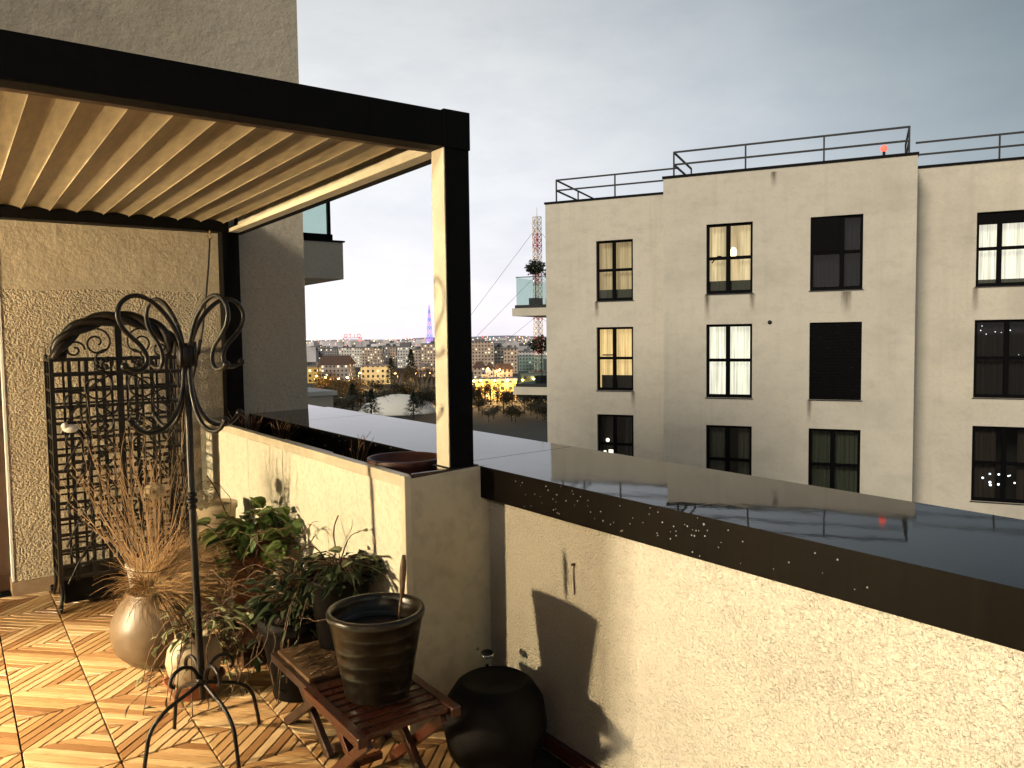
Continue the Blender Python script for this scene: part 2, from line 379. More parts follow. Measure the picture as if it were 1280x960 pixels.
def clip(poly, x0, x1, y0, y1):
    for ax, val, keep in ((0,x0,1),(0,x1,-1),(1,y0,1),(1,y1,-1)):
        out = []
        for i in range(len(poly)):
            a = poly[i]; c = poly[(i+1) % len(poly)]
            ia = (a[ax]-val)*keep >= 0; ic = (c[ax]-val)*keep >= 0
            if ia: out.append(a)
            if ia != ic:
                t = (val-a[ax])/(c[ax]-a[ax]); out.append((a[0]+(c[0]-a[0])*t, a[1]+(c[1]-a[1])*t))
        poly = out
        if len(poly) < 3: return []
    return poly
dk = MB(); SX, SY = .2965, .3045; X0, Y0 = .4605, 4.383
rd = random.Random(5)
for i in range(-9, 5):
    for j in range(-26, 5):
        x0 = X0+i*SX; y0 = Y0+j*SY; x1, y1 = x0+SX, y0+SY
        if x0 < -2.2 or x1 > 1.83: continue
        if y1 > 5.70: y1 = 5.695
        x1 = min(x1, 1.795)
        if y1 - y0 < .02: continue
        if x0 > 1.40 and y0 > 2.70: continue
        cx, cy = x0+SX/2, y0+SY/2; ori = 1 if (i+j) % 2 == 0 else -1
        d = Vector((1, ori)).normalized(); nrm = Vector((-d.y, d.x))
        ns = 10; pitch = (SX+SY)/2*math.sqrt(2)/ns; gap = .0078; dz = rd.uniform(-.0015, .0015)
        for k in range(ns):
            o = (k-(ns-1)/2)*pitch; h = (pitch-gap)/2
            P = [(cx+d.x*a+nrm.x*(o+s), cy+d.y*a+nrm.y*(o+s)) for a, s in ((-.4,-h),(.4,-h),(.4,h),(-.4,h))]
            P = clip(P, x0+.003, x1-.003, y0+.003, y1-.003)
            if not P: continue
            z = dz + rd.uniform(-.0006, .0006); n = len(P); bb = len(dk.v)
            cX = sum(p[0] for p in P)/n; cY = sum(p[1] for p in P)/n; ins = []
            for p in P:
                l = math.hypot(p[0]-cX, p[1]-cY); q = max(0, 1-.0028/max(l, .003)); ins.append((cX+(p[0]-cX)*q, cY+(p[1]-cY)*q))
            dk.v += [(p[0], p[1], z-.022) for p in P] + [(p[0], p[1], z-.002) for p in P] + [(p[0], p[1], z) for p in ins]
            U = [((p[0]*d.x+p[1]*d.y), (p[0]*nrm.x+p[1]*nrm.y)) for p in P]
            dk.f.append(tuple(bb+2*n+t for t in range(n))); dk.m.append(0); dk.uv.append(U); dk.sm.append(False)
            for lv in (0, n):
                for t in range(n):
                    t2 = (t+1) % n
                    dk.f.append((bb+lv+t, bb+lv+t2, bb+lv+n+t2, bb+lv+n+t)); dk.m.append(0); dk.uv.append([U[t],U[t2],U[t2],U[t]]); dk.sm.append(False)
dk.build('deck_floor', M['deck'], kind='structure')

# ------------------------------------------------------------------ own building
WY = 5.70
bw = MB()
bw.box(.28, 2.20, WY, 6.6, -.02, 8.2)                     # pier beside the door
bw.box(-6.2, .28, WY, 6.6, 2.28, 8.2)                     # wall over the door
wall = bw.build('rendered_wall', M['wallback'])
tag(wall, 'tall textured sand coloured wall behind the pergola and iron trellis', 'wall')
sk = MB(); sk.box(.262, 1.40, WY-.022, WY, 0, .085); sk.box(.262, .28, WY, 6.3, 0, .085)
sk.build('skirting', M['skirt'], wall, bevel=.003)
jr = MB(); jr.box(.268, .28, WY-.004, 5.84, .085, 2.28); jr.build('corner_bead', M['white'], wall)
gl = MB()
for y0, y1, z in ((0,0,1.935),): gl.box(.28, 2.2, WY-.0025, WY+.001, z-.003, z+.003)
gl.build('plaster_joint', M['endpanel'], wall)

body = MB(); body.box(-9, 2.32, -4, 5.69, GZ, -.301); body.box(-9, 2.19, 6.601, 14, GZ, 8.2)
hb = body.build('host_building', M['facade']); tag(hb, 'tall sand coloured apartment block that carries the terrace', 'building')

# door in the recess, left edge
dr = empty('terrace_door', (-.5, 5.84, 0)); tag(dr, 'dark brown framed glass terrace door at the left edge', 'door')
fr = MB()
for x0, x1 in ((-1.5,-1.40), (-.62,-.54), (.30-.0,.20+.575-.02)): pass
fr.box(-1.9, .768, 0, .06, 2.19, 2.28); fr.box(-1.9, .768, 0, .06, 0, .10)
for x in (-1.9, -.60, .668): fr.box(x, x+.10, 0, .06, .10, 2.19)
fr.build('door_frame', M['doorbrown'], dr, bevel=.004)
pn = MB(); pn.box(-1.80, -.60, .025, .033, .10, 2.19); pn.box(-.50, .668, .025, .033, .10, 2.19); pn.build('pane', M['glassdark'], dr)
hd = MB(); hd.tube([(.715,-.001,1.02),(.715,-.045,1.02),(.60,-.045,1.02)], .009, 8); hd.box(.70,.73,-.006,0,.94,1.10); hd.build('handle', M['chrome'], dr)
bk = MB(); bk.box(-2.4, .8, .30, .34, -.05, 2.4); bk.build('dark_backing', M['deckbase'], dr)  # dark sheet in place of the shaded interior behind the glass

# west wing of the flat: two lit rooms behind glass doors (out of frame on the left)
ww = MB(); T = .25; wx = -2.2
openings = [(-1.55, .045), (2.90, 5.66)]
ys = [-3.5, -1.55, .045, 3.30, 5.66, 5.70]
for y0, y1 in ((-3.5,-1.55), (.045,2.90), (5.66,5.70)): ww.box(wx-T, wx, y0, y1, -.02, 2.62)
for y0, y1 in openings: ww.box(wx-T, wx, y0, y1, 2.36, 2.62)
westw = ww.build('house_wall', M['stucco']); tag(westw, 'rendered house wall with two open lit terrace doorways left of the terrace', 'wall')
rm = MB()
rm.box(-6.2, wx-T, -3.5, 5.70, -.10, -.001); rm.box(-6.2, wx, -3.5, 5.70, 2.62, 2.9); rm.box(wx-.25, wx, -3.5, 5.70, 2.9005, 3.25)  # last box: unseen roof upstand added to keep the sun off the terrace
rm.box(-6.3, -6.2, -3.5, 5.70, -.1, 2.9); rm.box(-6.2, wx-T, -3.6, -3.5, -.1, 2.9); rm.box(-6.2, wx-T, 5.70, 5.8, -.1, 2.279)
rm.box(-6.2, wx-T, 1.6, 1.72, 0, 2.62)
rm.build('rooms', M['room'], westw)
def room_lamp(name, p, power, col, r, label):
    t = empty(name, (p[0], p[1], 0)); tag(t, label, 'lamp')
    s = MB(); s.lathe([(.14,0),(.14,.02),(.02,.03),(.012,.05),(.012,p[2]-.16),(.03,p[2]-.15),(.03,p[2]-.13)], n=16); s.build('stand', M['chrome'], t)
    b_ = MB(); b_.ball((0,0,p[2]), r*.6, n=12); b_.build('bulb', emit(name+'_bulb', col, 60), t)
    l = bpy.data.lights.new(name+'_light', 'POINT'); l.energy = power; l.color = col; l.shadow_soft_size = r
    o = bpy.data.objects.new('lamp_light', l); COL.objects.link(o); o.parent = t; o.location = (0,0,p[2])
room_lamp('floor_lamp', (-4.5, 4.25, 1.25), 3500, (1,.80,.50), .09, 'lit floor lamp in the room beside the pergola')
room_lamp('reading_lamp', (-3.6, -.6, 1.45), 4200, (1,.87,.65), .03, 'lit reading lamp in the room left of the camera')

wl_ = empty('added_spotlight', (wx, 4.35, 2.10)); tag(wl_, 'added unseen spotlight over the terrace doorway, lighting the deck and louvres', 'lamp')  # lamp added out of view to brighten the deck and the louvres
q = MB(); q.box(0, .02, -.05, .05, -.06, .06); q.tube([(.02,0,0),(.07,0,0)], .012, 8); q.build('bracket', M['black'], wl_)
q = MB(); q.lathe([(.02,.05),(.035,.05),(.045,-.06),(.041,-.06),(.032,.04),(0,.045)], (.085,0,0), 16); q.build('shade', M['black'], wl_)
q = MB(); q.ball((.085,0,.01), .022, n=10); q.build('bulb', emit('spot_bulb', (1,.8,.5), 40), wl_)
ls = bpy.data.lights.new('added_deck_light', 'SPOT'); ls.energy = 1450; ls.color = (1,.80,.50); ls.spot_size = R(56); ls.spot_blend = .8; ls.shadow_soft_size = .03
lo = bpy.data.objects.new('added_deck_light', ls); COL.objects.link(lo); lo.parent = wl_; lo.location = (.085,0,-.075); lo.rotation_euler = Vector((1.95,-.55,-2.25)).to_track_quat('-Z','Y').to_euler()
q = MB(); q.lathe([(0,-.01),(.03,-.01),(.045,.05),(.041,.05),(.028,.0),(0,-.002)], (.085,0,.075), 16); q.build('shade', M['black'], wl_)
lu = bpy.data.lights.new('up_light', 'SPOT'); lu.energy = 1500; lu.color = (1,.80,.50); lu.spot_size = R(72); lu.spot_blend = .35; lu.shadow_soft_size = .03  # added up-facing head, brightens the louvre undersides
lq = bpy.data.objects.new('up_light', lu); COL.objects.link(lq); lq.parent = wl_; lq.location = (.085,0,.135); lq.rotation_euler = Vector((1,-.02,math.tan(R(33)))).to_track_quat('-Z','Y').to_euler()
# ------------------------------------------------------------------ parapet and coping
pw = MB(); pw.box(1.80, 2.33, -3.5, WY-.002, -.30, 1.0)
par = pw.build('parapet_wall', M['stucco']); tag(par, 'rough cream parapet wall under a dark wet coping', 'wall')
def coping(y0, y1):
    c = MB(); g_ = .003; y0 += g_; y1 -= g_
    A, B = (1.757,1.035), (2.36,1.046)
    def q(a, c2, mi): c.face([(a[0],y0,a[1]),(c2[0],y0,c2[1]),(c2[0],y1,c2[1]),(a[0],y1,a[1])], mi)
    q(A, B, 0); q(B, (2.36,.90), 1); q((2.36,.90),(1.757,.905),1); q((1.757,.905), A, 1)
    for y, rev in ((y0,0),(y1,1)):
        P = [(1.757,y,.905),(2.36,y,.90),(2.36,y,1.046),(1.757,y,1.035)]; c.face(P[::-1] if rev else P, 1)
    o = c.build('coping', [M['wet'], M['fascia']], par); return o
for y0, y1 in ((-3.5,-1.45),(-1.45,.66),(.66,2.80),(2.80,4.92),(4.92,WY)): coping(y0, y1)
ce = MB(); ce.box(2.2005, 2.36, WY+.003, 6.35, .90, 1.0385); ce.build('coping_end', [M['wet'], M['fascia']], par)
jb = MB(); jb.box(1.762, 2.355, -3.5, WY-.001, .91, 1.030); jb.build('coping_core', M['black'], par)
wd = MB(); rw = random.Random(8)
for i in range(80):
    y = rw.choice((rw.uniform(.9, 2.5), rw.uniform(1.4, 2.45))); z = rw.uniform(.915, 1.028); wd.ball((1.757, y, z), rw.uniform(.0010,.0026), n=6, sx=.7)
for i in range(25): wd.ball((1.757, rw.uniform(2.9,4.6), rw.uniform(.92,1.03)), rw.uniform(.002,.004), n=6, sx=.7)
wd.build('water_drops', M['drop'], par, kind='stuff')
nl = MB(); nl.tube([(1.80,2.13,.742),(1.786,2.13,.742)], .005, 6); nl.tube([(1.797,2.13,.74),(1.796,2.131,.69),(1.797,2.128,.63)], .0022, 5); nl.build('rusty_nail', M['terrad'], par)
pb = MB(); pb.box(1.775, 1.80, -3.5, 2.66, 0, .05); pb.build('skirting', M['terrad'], par, bevel=.003)
sr = MB(); sr.box(-2.2, 2.33, -3.75, -3.501, -.3, 1.0); sp_ = sr.build('parapet_return', M['stucco']); tag(sp_, 'low cream parapet closing the near end of the terrace', 'wall')

# ------------------------------------------------------------------ built-in planter under the coping
pl = empty('built_in_planter', (1.6, 4.1, 0)); tag(pl, 'long cream panelled planter box built against the parapet', 'planter')
def P_(m, nm, mt, par_, **k): return m.build(nm, mt, par_, loc=-Vector(par_.location), **k)
for y0, y1 in ((2.695,4.037),(4.043,4.627),(4.633,5.68)):
    q = MB(); q.box(1.410, 1.43, y0, y1, .001, .985); P_(q, 'side_panel', M['panel'], pl, bevel=.002)
q = MB(); q.box(1.412, 1.7995, 2.672, 2.694, .001, 1.018)
q.face([(1.412,2.672,1.018),(1.7995,2.672,1.018),(1.7995,2.672,1.036),(1.755,2.672,1.036)]); P_(q, 'end_panel', M['endpanel'], pl, bevel=.002)
q = MB(); q.box(1.404, 1.445, 2.70, 5.69, .986, 1.032); q.box(1.404, 1.434, 2.6665, 2.6995, .001, 1.032); P_(q, 'rim', M['beige_coat'], pl, bevel=.003)
q = MB(); q.box(1.431, 1.79, 2.6945, 5.69, .001, .90); P_(q, 'soil', M['soil'], pl)
q = MB(); q.box(1.446, 1.752, 2.674, 2.694, 1.0185, 1.036); q.box(1.446,1.56,2.70,2.78,.90,1.0); P_(q, 'edge_strip', M['doorbrown'], pl, bevel=.002)
q = MB(); q.box(1.45, 1.62, 4.15, 4.62, .90, .905); q.box(1.452, 1.49, 3.55, 4.2, 1.0, 1.02); P_(q, 'loose_board', M['beige_coat'], pl, bevel=.002)
# bowl sunk in the planter
bo = MB(); bo.lathe([(.08,0),(.10,.005),(.155,.10),(.163,.155),(.163,.163),(.152,.163),(.145,.10),(.0,.075)], n=36)
bowl = bo.build('flower_bowl', M['terrad'], loc=(1.595, 3.02, .885)); tag(bowl, 'wide dark red bowl sitting in the long planter beside the post', 'bowl')
# tufts
rt = random.Random(3)
def sticks(c, n, h, spread, r=.0016):
    m = MB()
    for i in range(n):
        a = rt.uniform(0, 2*PI); l = h*rt.uniform(.5, 1); s = spread*rt.uniform(.2, 1)
        p0 = Vector((rt.uniform(-.03,.03), rt.uniform(-.04,.04), 0)); p2 = p0 + Vector((math.cos(a)*s, math.sin(a)*s, l))
        pm = (p0+p2)/2 + Vector((rt.uniform(-.02,.02), rt.uniform(-.02,.02), .02))
        m.tube(spline([p0, pm, p2], 3), [r*1.5]*3+[r]*3+[r*.5], 4)
    return m
for (x, y, n, h, s, lab) in ((1.60,3.55,14,.22,.10,'thin bare reddish twigs in the long planter near the bowl'), (1.58,5.15,40,.24,.16,'dark withered tuft in the planter below the rear post'), (1.66,4.75,26,.2,.13,'smaller dark withered tuft beside the coping')):
    tg = sticks((x,y,.9), n, h, s).build('withered_tuft', M['vine'], loc=(x, y, .895)); tag(tg, lab, 'plant')

# ------------------------------------------------------------------ pergola
pg = empty('pergola', (0, 4.1, 0)); tag(pg, 'black louvred pergola with sand coloured inner faces over the terrace', 'pergola')
ZB, ZT = 2.312, 2.453
def post(x0, x1, y0, y1, z0, z1):
    q = MB(); # black outside, sand coloured leg face towards the inside
    q.box(x0, x1, y0, y1, z0, z1, 0); o = P_(q, 'post', M['black'], pg, bevel=.004)
    return o
po = post(1.625, 1.738, 2.690, 2.790, 1.020, ZB)
q = MB(); q.box(1.6205, 1.6245, 2.692, 2.788, 1.021, ZB-.002); P_(q, 'inner_face', M['beige_coat'], pg)
q = MB(); q.box(1.605, 1.75, 2.672, 2.80, 1.0375, 1.041); P_(q, 'post_foot', M['black'], pg)
post(1.575, 1.690, 5.585, 5.695, .85, ZB)
post(-2.15, -2.04, 2.690, 2.790, 0, ZB); 
q = MB(); q.box(-2.19, 1.738, 2.690, 2.775, ZB, ZT); P_(q, 'front_beam', M['black'], pg, bevel=.004)
q = MB(); q.box(1.62, 1.742, 2.686, 2.80, ZB-.002, ZT+.006); P_(q, 'corner_cap', M['black'], pg, bevel=.002)
q = MB(); q.box(-2.19, 1.66, 2.776, 2.815, ZB, ZB+.028); P_(q, 'inner_gutter', M['doorbrown'], pg, bevel=.003)
q = MB(); q.box(-2.19, 1.62, 5.58, 5.697, ZB, ZT); P_(q, 'rear_beam', M['black'], pg, bevel=.004)
q = MB(); q.box(1.690, 1.738, 2.80, 5.69, ZB, ZT); P_(q, 'side_beam', M['black'], pg, bevel=.003)
q = MB(); q.box(1.6205, 1.6895, 2.80, 5.579, ZB, ZB+.026); P_(q, 'side_gutter', M['beige_coat'], pg, bevel=.003)
q = MB(); q.box(1.684, 1.6895, 2.80, 5.579, ZB+.0265, ZT-.004); P_(q, 'side_lining', M['beige_coat'], pg)
q = MB(); q.box(-2.19, -2.13, 2.776, 5.579, ZB, ZT); P_(q, 'west_beam', M['black'], pg, bevel=.003)
lv = MB(); pts = []
for k in range(13):
    t = k/12; pts.append((.148*t, .0155*math.sin(PI*t)))
pts += [(.1495, -.003), (.147, -.005), (.143, -.002)]
top = [(x, z+.006) for x, z in pts[:13]]
Yr0, Yr1 = 2.80, 5.575
for i in range(len(pts)-1):
    a, c = pts[i], pts[i+1]
    lv.face([(a[0],Yr0,a[1]),(a[0],Yr1,a[1]),(c[0],Yr1,c[1]),(c[0],Yr0,c[1])], 0, None, i < 12)
for i in range(12):
    a, c = top[i], top[i+1]
    lv.face([(a[0],Yr0,a[1]),(c[0],Yr0,c[1]),(c[0],Yr1,c[1]),(a[0],Yr1,a[1])], 0, None, True)
l0 = None
for k in range(-16, 10):
    x = .255 + .1475*k - .148
    if x < -2.13 or x > 1.53: continue
    if l0 is None: l0 = lv.build('louvre', M['louvre'], pg, loc=Vector((x, 0, 2.372)) - Vector(pg.location)); o = l0
    else:
        o = l0.copy(); COL.objects.link(o); o.parent = pg; o.location = Vector((x, 0, 2.372)) - Vector(pg.location)
q = MB(); q.box(-2.19, 1.69, 2.78, 5.58, 2.436, 2.442); P_(q, 'top_sheet', M['black'], pg)

# hanging cord with hook under the rear beam
hc = empty('hanging_cord', (1.484, 5.55, ZB)); tag(hc, 'black cord hanging on a brass hook from the rear beam', 'cord')
q = MB(); q.tube([(0,0,0),(0,0,-.03)], .006, 8); q.tube([(.0+.014*math.sin(a), 0, -.045+.016*math.cos(a)) for a in [i*PI/6 for i in range(11)]], .0035, 6); q.build('hook', M['brass'], hc)
q = MB(); q.tube(spline([(0,0,-.055),(-.012,0,-.2),(-.035,0,-.42),(-.07,0,-.68),(-.10,0,-.82)],5), .006, 6)
q.tube([(-.085,0,-.74),(-.105,0,-.84)], [.012,.012], 8); q.tube(spline([(-.105,0,-.84),(-.13,0,-.95),(-.162,0,-1.09)],4), .006, 6); q.build('strap', M['cord'], hc)

# ------------------------------------------------------------------ iron trellis
tr = empty('iron_trellis', (.84, 5.36, 0)); tag(tr, 'arched black wrought iron trellis standing against the sand wall', 'trellis')
W2 = .355; D2 = .15; ZTt = 1.47; Z0 = .16
q = MB()
for sx in (-1, 1):
    for sy in (-1, 1):
        q.box(sx*W2-.011, sx*W2+.011, sy*D2-.011, sy*D2+.011, Z0, ZTt)
        q.tube([(sx*W2, sy*D2, ZTt), (sx*W2, sy*D2, ZTt+.075)], [.006,.001], 6)
        q.ball((sx*W2, sy*D2, ZTt+.012), .014, n=8)
for z in (ZTt-.008, Z0+.02):
    q.box(-W2, W2, -D2-.008, -D2+.008, z-.009, z+.009)
    q.box(-W2, W2, D2-.008, D2+.008, z-.009, z+.009)
    for sx in (-1, 1): q.box(sx*W2-.008, sx*W2+.008, -D2, D2, z-.009, z+.009)
q.build('frame', M['iron'], tr)
q = MB()                                               # front lattice
nx = 7
for i in range(1, nx+1):
    x = -W2 + 2*W2*i/(nx+1); w = .021 if i != 4 else .036
    q.box(x-w/2, x+w/2, -D2-.006, -D2+.006, Z0, ZTt + (.245 if i == 4 else 0))
for k in range(1, 14):
    z = Z0 + (ZTt-Z0)*k/14; q.box(-W2, W2, -D2-.012, -D2-.005, z-.0095, z+.0095)
q.build('front_lattice', M['iron'], tr)
q = MB()
for i in range(1, nx+1): x = -W2 + 2*W2*i/(nx+1); q.box(x-.007, x+.007, D2-.005, D2+.005, Z0, ZTt)
for k in range(1, 14): z = Z0 + (ZTt-Z0)*k/14; q.box(-W2, W2, D2+.0055, D2+.010, z-.006, z+.006)
q.build('rear_lattice', M['iron'], tr)
for sx in (-1, 1):                                       # side lattices
    q = MB()
    for i in (1, 2): y = -D2+2*D2*i/3; q.box(sx*W2-.004, sx*W2+.004, y-.006, y+.006, Z0, ZTt)
    for k in range(1, 14): z = Z0+(ZTt-Z0)*k/14; q.box(sx*W2-.005, sx*W2+.005, -D2, D2, z-.007, z+.007)
    q.build('side_lattice', M['iron'], tr)
q = MB()                                               # plaited arch
for ph in (0, 2*PI/3, 4*PI/3):
    pts = []
    for i in range(61):
        a = PI*i/60; c = Vector((math.cos(a)*(W2-.035), -D2, ZTt + math.sin(a)*.235)); rad = Vector((math.cos(a), 0, math.sin(a)))
        t = ph + a*4.5; pts.append(c + rad*math.cos(t)*.024 + Vector((0,1,0))*math.sin(t)*.022)
    q.tube(pts, .024, 9)
q.build('plaited_arch', M['iron'], tr)
q = MB(); rs = random.Random(4)
def scroll(cx, cz, r0, turns, dirn, a0):
    p = []
    for i in range(28):
        t = i/27; a = a0 + dirn*turns*2*PI*t; r = r0*(1-t*.82); p.append((cx+math.cos(a)*r, -D2-.012, cz+math.sin(a)*r))
    q.tube(p, .0062, 5)
for sx in (-1, 1):
    scroll(sx*.12, ZTt+.09, .085, 1.4, sx, PI/2); scroll(sx*.235, ZTt+.05, .055, 1.3, -sx, 0)
    scroll(sx*.07, ZTt-.02, .07, 1.2, -sx, PI/2)
    for zc in (1.30, 1.08, .90, .66, .42):
        scroll(sx*.13, zc, .10, 1.5, sx, PI/2); scroll(sx*.25, zc-.09, .085, 1.4, -sx, -PI/2); scroll(sx*.09, zc-.12, .07, 1.2, sx, 0)
    for zc in (1.36, 1.14, .92, .70, .48):
        p = [(sx*(.02+.30*math.sin(t*PI/2)**1.0*1), -D2-.014, zc-.16+.17*math.cos(t*PI)) for t in [i/12 for i in range(13)]]; q.tube(p, .0062, 5)
q.build('scrollwork', M['iron'], tr)
for (x, z) in ((-.10,1.445),(.10,1.445),(-.10,1.05),(.11,1.05),(-.19,.84),(.28,.82),(-.22,.50)):
    q = MB()
    for k in range(9): q.ball((x+rs.uniform(-.035,.035), -D2-.018, z+rs.uniform(-.03,.02)), rs.uniform(.010,.018), n=7)
    q.build('leaf_cluster', M['iron'], tr)
q = MB(); q.box(-W2+.012, W2-.012, -D2+.01, D2-.01, Z0-.13, Z0+.015); q.build('trough', M['ceramd'], tr, bevel=.006)
for sx in (-1, 1):
    for sy in (-1, 1):
        q = MB(); x = sx*W2; y = sy*D2
        q.tube(spline([(x,y,Z0+.02),(x,y,.10),(x+sx*.004,y+sy*.012,.055),(x+sx*.01,y+sy*.045,.015),(x+sx*.014,y+sy*.085,.012),(x+sx*.016,y+sy*.108,.035),(x+sx*.014,y+sy*.09,.048)],5), .010, 7)
        q.build('foot', M['iron'], tr)
# little white clay bird on the lattice
cb = empty('bird_ornament', (.565, 5.18, 1.065)); tag(cb, 'small white bird ornament clipped to the iron trellis', 'ornament')
q = MB(); q.ball((0,0,0), .032, n=12, sx=1.35, sz=.8); q.ball((-.03,-.01,.018), .02, n=10); q.build('body', M['white'], cb)
q = MB(); q.tube([(.03,0,-.01),(.055,.0,-.045),(.06,0,-.07)], [.014,.009,.003], 6); q.build('tail', M['black'], cb)

# ------------------------------------------------------------------ coat stand
cs = empty('coat_stand', (.735, 3.045, 0)); tag(cs, 'black wrought iron coat stand with looped arms in front of the plants', 'coat stand')
top = Vector((.006, .105, 1.505))
q = MB(); def_pts = [Vector((0,.02,.20)), Vector((-.004,.035,.45)), Vector((-.002,.07,.95)), top]
q.tube(spline(def_pts, 4), .0135, 10)
for z, r in ((.93,.020),(.955,.023),(.98,.020),(.30,.02),(.275,.026)): q.ball(Vector((-.002,.068 if z > .5 else .022,z)), r, n=10, sz=.6)
q.tube([top+Vector((0,0,0)), top+Vector((.0,0,.05))], .012, 8)
q.build('pole', M['iron'], cs)
q = MB(); q.lathe([(.028,-.035),(.034,-.03),(.034,.035),(.028,.04)], top, 16)
for k in range(4): a = PI/4+k*PI/2; q.tube([top+Vector((.036*math.cos(a),.036*math.sin(a),-.04)), top+Vector((.036*math.cos(a),.036*math.sin(a),.055))], .006, 6)
q.build('collar', M['iron'], cs)
RA = .27; vd_ = Vector((.741, 3.15, 0)).normalized(); sright = Vector((vd_.y, -vd_.x, 0))
prof_u = [(.06,0),(.10,.06),(.20,.12),(.36,.175),(.55,.212),(.74,.222),(.90,.200),(.97,.158),(.92,.112),(.80,.075),(.68,.045),(.60,.010),(.60,-.025),(.68,-.047),(.80,-.044),(.90,-.030)]
prof_l = [(.05,-.04),(.07,-.11),(.15,-.19),(.28,-.245),(.43,-.272),(.60,-.278),(.74,-.262),(.84,-.235)]
rightv = Vector((rv.x, rv.y, 0)).normalized(); fwdv = Vector((f0.x, f0.y, 0)).normalized()
for k in range(4):
    a = R(33) + k*PI/2; d = sright*math.cos(a) + vd_*math.sin(a)
    for pr_, nm in ((prof_u,'coat_hook'),(prof_l,'lower_hook')):
        q = MB(); p = [top + d*(RA*r) + Vector((0,0,z)) for r, z in pr_]
        q.tube(spline(p, 5), .0085, 8); q.ball(p[-1], .015, n=10); q.build(nm, M['iron'], cs)
for k in range(4):
    a = R(28) + k*PI/2; d = sright*math.cos(a) + vd_*math.sin(a); b0 = Vector((0,.02,.26))
    q = MB(); p = [b0+d*.015+Vector((0,0,.0)), b0+d*.07+Vector((0,0,-.022)), b0+d*.15+Vector((0,0,-.055)), b0+d*.205+Vector((0,0,-.11)), b0+d*.225+Vector((0,0,-.19)), b0+d*.235+Vector((0,0,-.252))]
    q.tube(spline(p, 5), .0078, 8)
    p = [b0+d*.012+Vector((0,0,.01)), b0+d*.035+Vector((0,0,.065)), b0+d*.075+Vector((0,0,.085)), b0+d*.115+Vector((0,0,.068)), b0+d*.125+Vector((0,0,.035)), b0+d*.112+Vector((0,0,.022))]
    q.tube(spline(p, 5), .0072, 8); q.build('leg', M['iron'], cs)

# ------------------------------------------------------------------ vases, pots and plants
def pot(name, label, cat, loc, prof, m, n=40, wob=0, soil=None):
    t = empty(name, loc); tag(t, label, cat)
    q = MB(); q.lathe(prof, n=n, wob=wob); q.build('body', m, t)
    if soil: s = MB(); s.lathe([(0,soil[1]),(soil[0]*.5,soil[1]+.006),(soil[0],soil[1])], n=24); s.build('soil', M['soil'], t)
    return t
pot('round_vase', 'big round brown clay vase, lit on its left side, full of dried grass', 'vase', (.78, 4.09, 0),
    [(.10,0),(.135,.012),(.19,.07),(.212,.15),(.205,.22),(.175,.285),(.14,.325),(.128,.342),(.135,.356),(.126,.358),(.118,.342),(.13,.31),(.0,.30)], M['brownclay'])
pot('white_bucket', 'white ribbed bucket behind the big round vase', 'bucket', (.89, 4.62, 0),
    [(.11,0),(.115,.01),(.15,.33),(.158,.34),(.158,.352),(.148,.352),(.14,.30),(0,.29)], M['white'])
pot('squat_vase', 'small round cream vase on the deck behind the coat stand legs', 'vase', (.83, 3.60, .035),
    [(.055,0),(.07,.006),(.105,.06),(.118,.115),(.108,.17),(.085,.205),(.07,.218),(.076,.228),(.068,.228),(.06,.21),(0,.20)], M['ceram'], soil=None)
pot('clay_saucer', 'terracotta saucer bowl under the small round vase', 'saucer', (.83, 3.60, 0),
    [(.085,0),(.095,.004),(.125,.07),(.13,.075),(.122,.075),(.09,.034),(0,.034)], M['terra'])
pot('terracotta_pot', 'terracotta pot with a rolled rim holding the green ivy plant', 'pot', (1.235, 4.05, .135),
    [(.082,0),(.087,.004),(.112,.275),(.130,.28),(.134,.33),(.128,.336),(.117,.334),(.112,.30),(0,.29)], M['terra'], soil=(.11,.30))
pot('small_white_pot', 'small cream pot on the low plant bench beside the long planter', 'pot', (1.22, 4.62, .135),
    [(.07,0),(.08,.005),(.105,.46),(.115,.47),(.115,.50),(.108,.50),(.098,.46),(0,.44)], M['ceram'], soil=(.095,.445))
pot('dark_pot', 'large dark brown pot overgrown with dead vines', 'pot', (1.215, 3.32, .0),
    [(.11,0),(.12,.005),(.165,.30),(.18,.305),(.182,.36),(.172,.364),(.16,.33),(0,.32)], M['ceramd'], soil=(.16,.33))
pot('plant_tub', 'black plant tub standing on the dark stained stool', 'tub', (1.265, 2.985, .312),
    [(.08,0),(.09,.005),(.120,.26),(.130,.27),(.130,.29),(.12,.29),(.11,.26),(0,.25)], M['ceramd'], soil=(.11,.26))
pbn = empty('plant_bench', (1.20, 4.22, 0)); tag(pbn, 'low dark wooden bench under the terracotta and small cream pots', 'bench')
q = MB()
for k in range(4): q = MB(); q.box(-.13+k*.078, -.13+k*.078+.070, -.55, .62, .11, .134); q.build('plank', M['darkwood'], pbn, bevel=.003)
for y in (-.48, .55): q = MB(); q.box(-.12, .16, y-.02, y+.02, 0, .1095); q.build('leg', M['darkwood'], pbn, bevel=.003)
gp = pot('glazed_pot', 'dark glazed pot with pale wavy bands standing on the wooden stool', 'pot', (1.15, 2.41, .345),
    [(.095,0),(.108,.006),(.112,.015),(.158,.268),(.165,.276),(.167,.290),(.163,.300),(.153,.300),(.149,.285),(.138,.22),(0,.215)], M['glaze'], 48, .004, soil=(.139,.225))
q = MB(); q.tube(spline([(.02,-.01,0),(.022,-.012,.06),(.03,-.012,.11),(.034,-.012,.13)],3), [.004]*4+[.005]*3+[.007,.009,.006], 7)
st_ = q.build('dead_twig', M['vine'], loc=(1.15+.045, 2.41-.03, .565)); tag(st_, 'short dark dead stem sticking up from the glazed pot', 'plant')
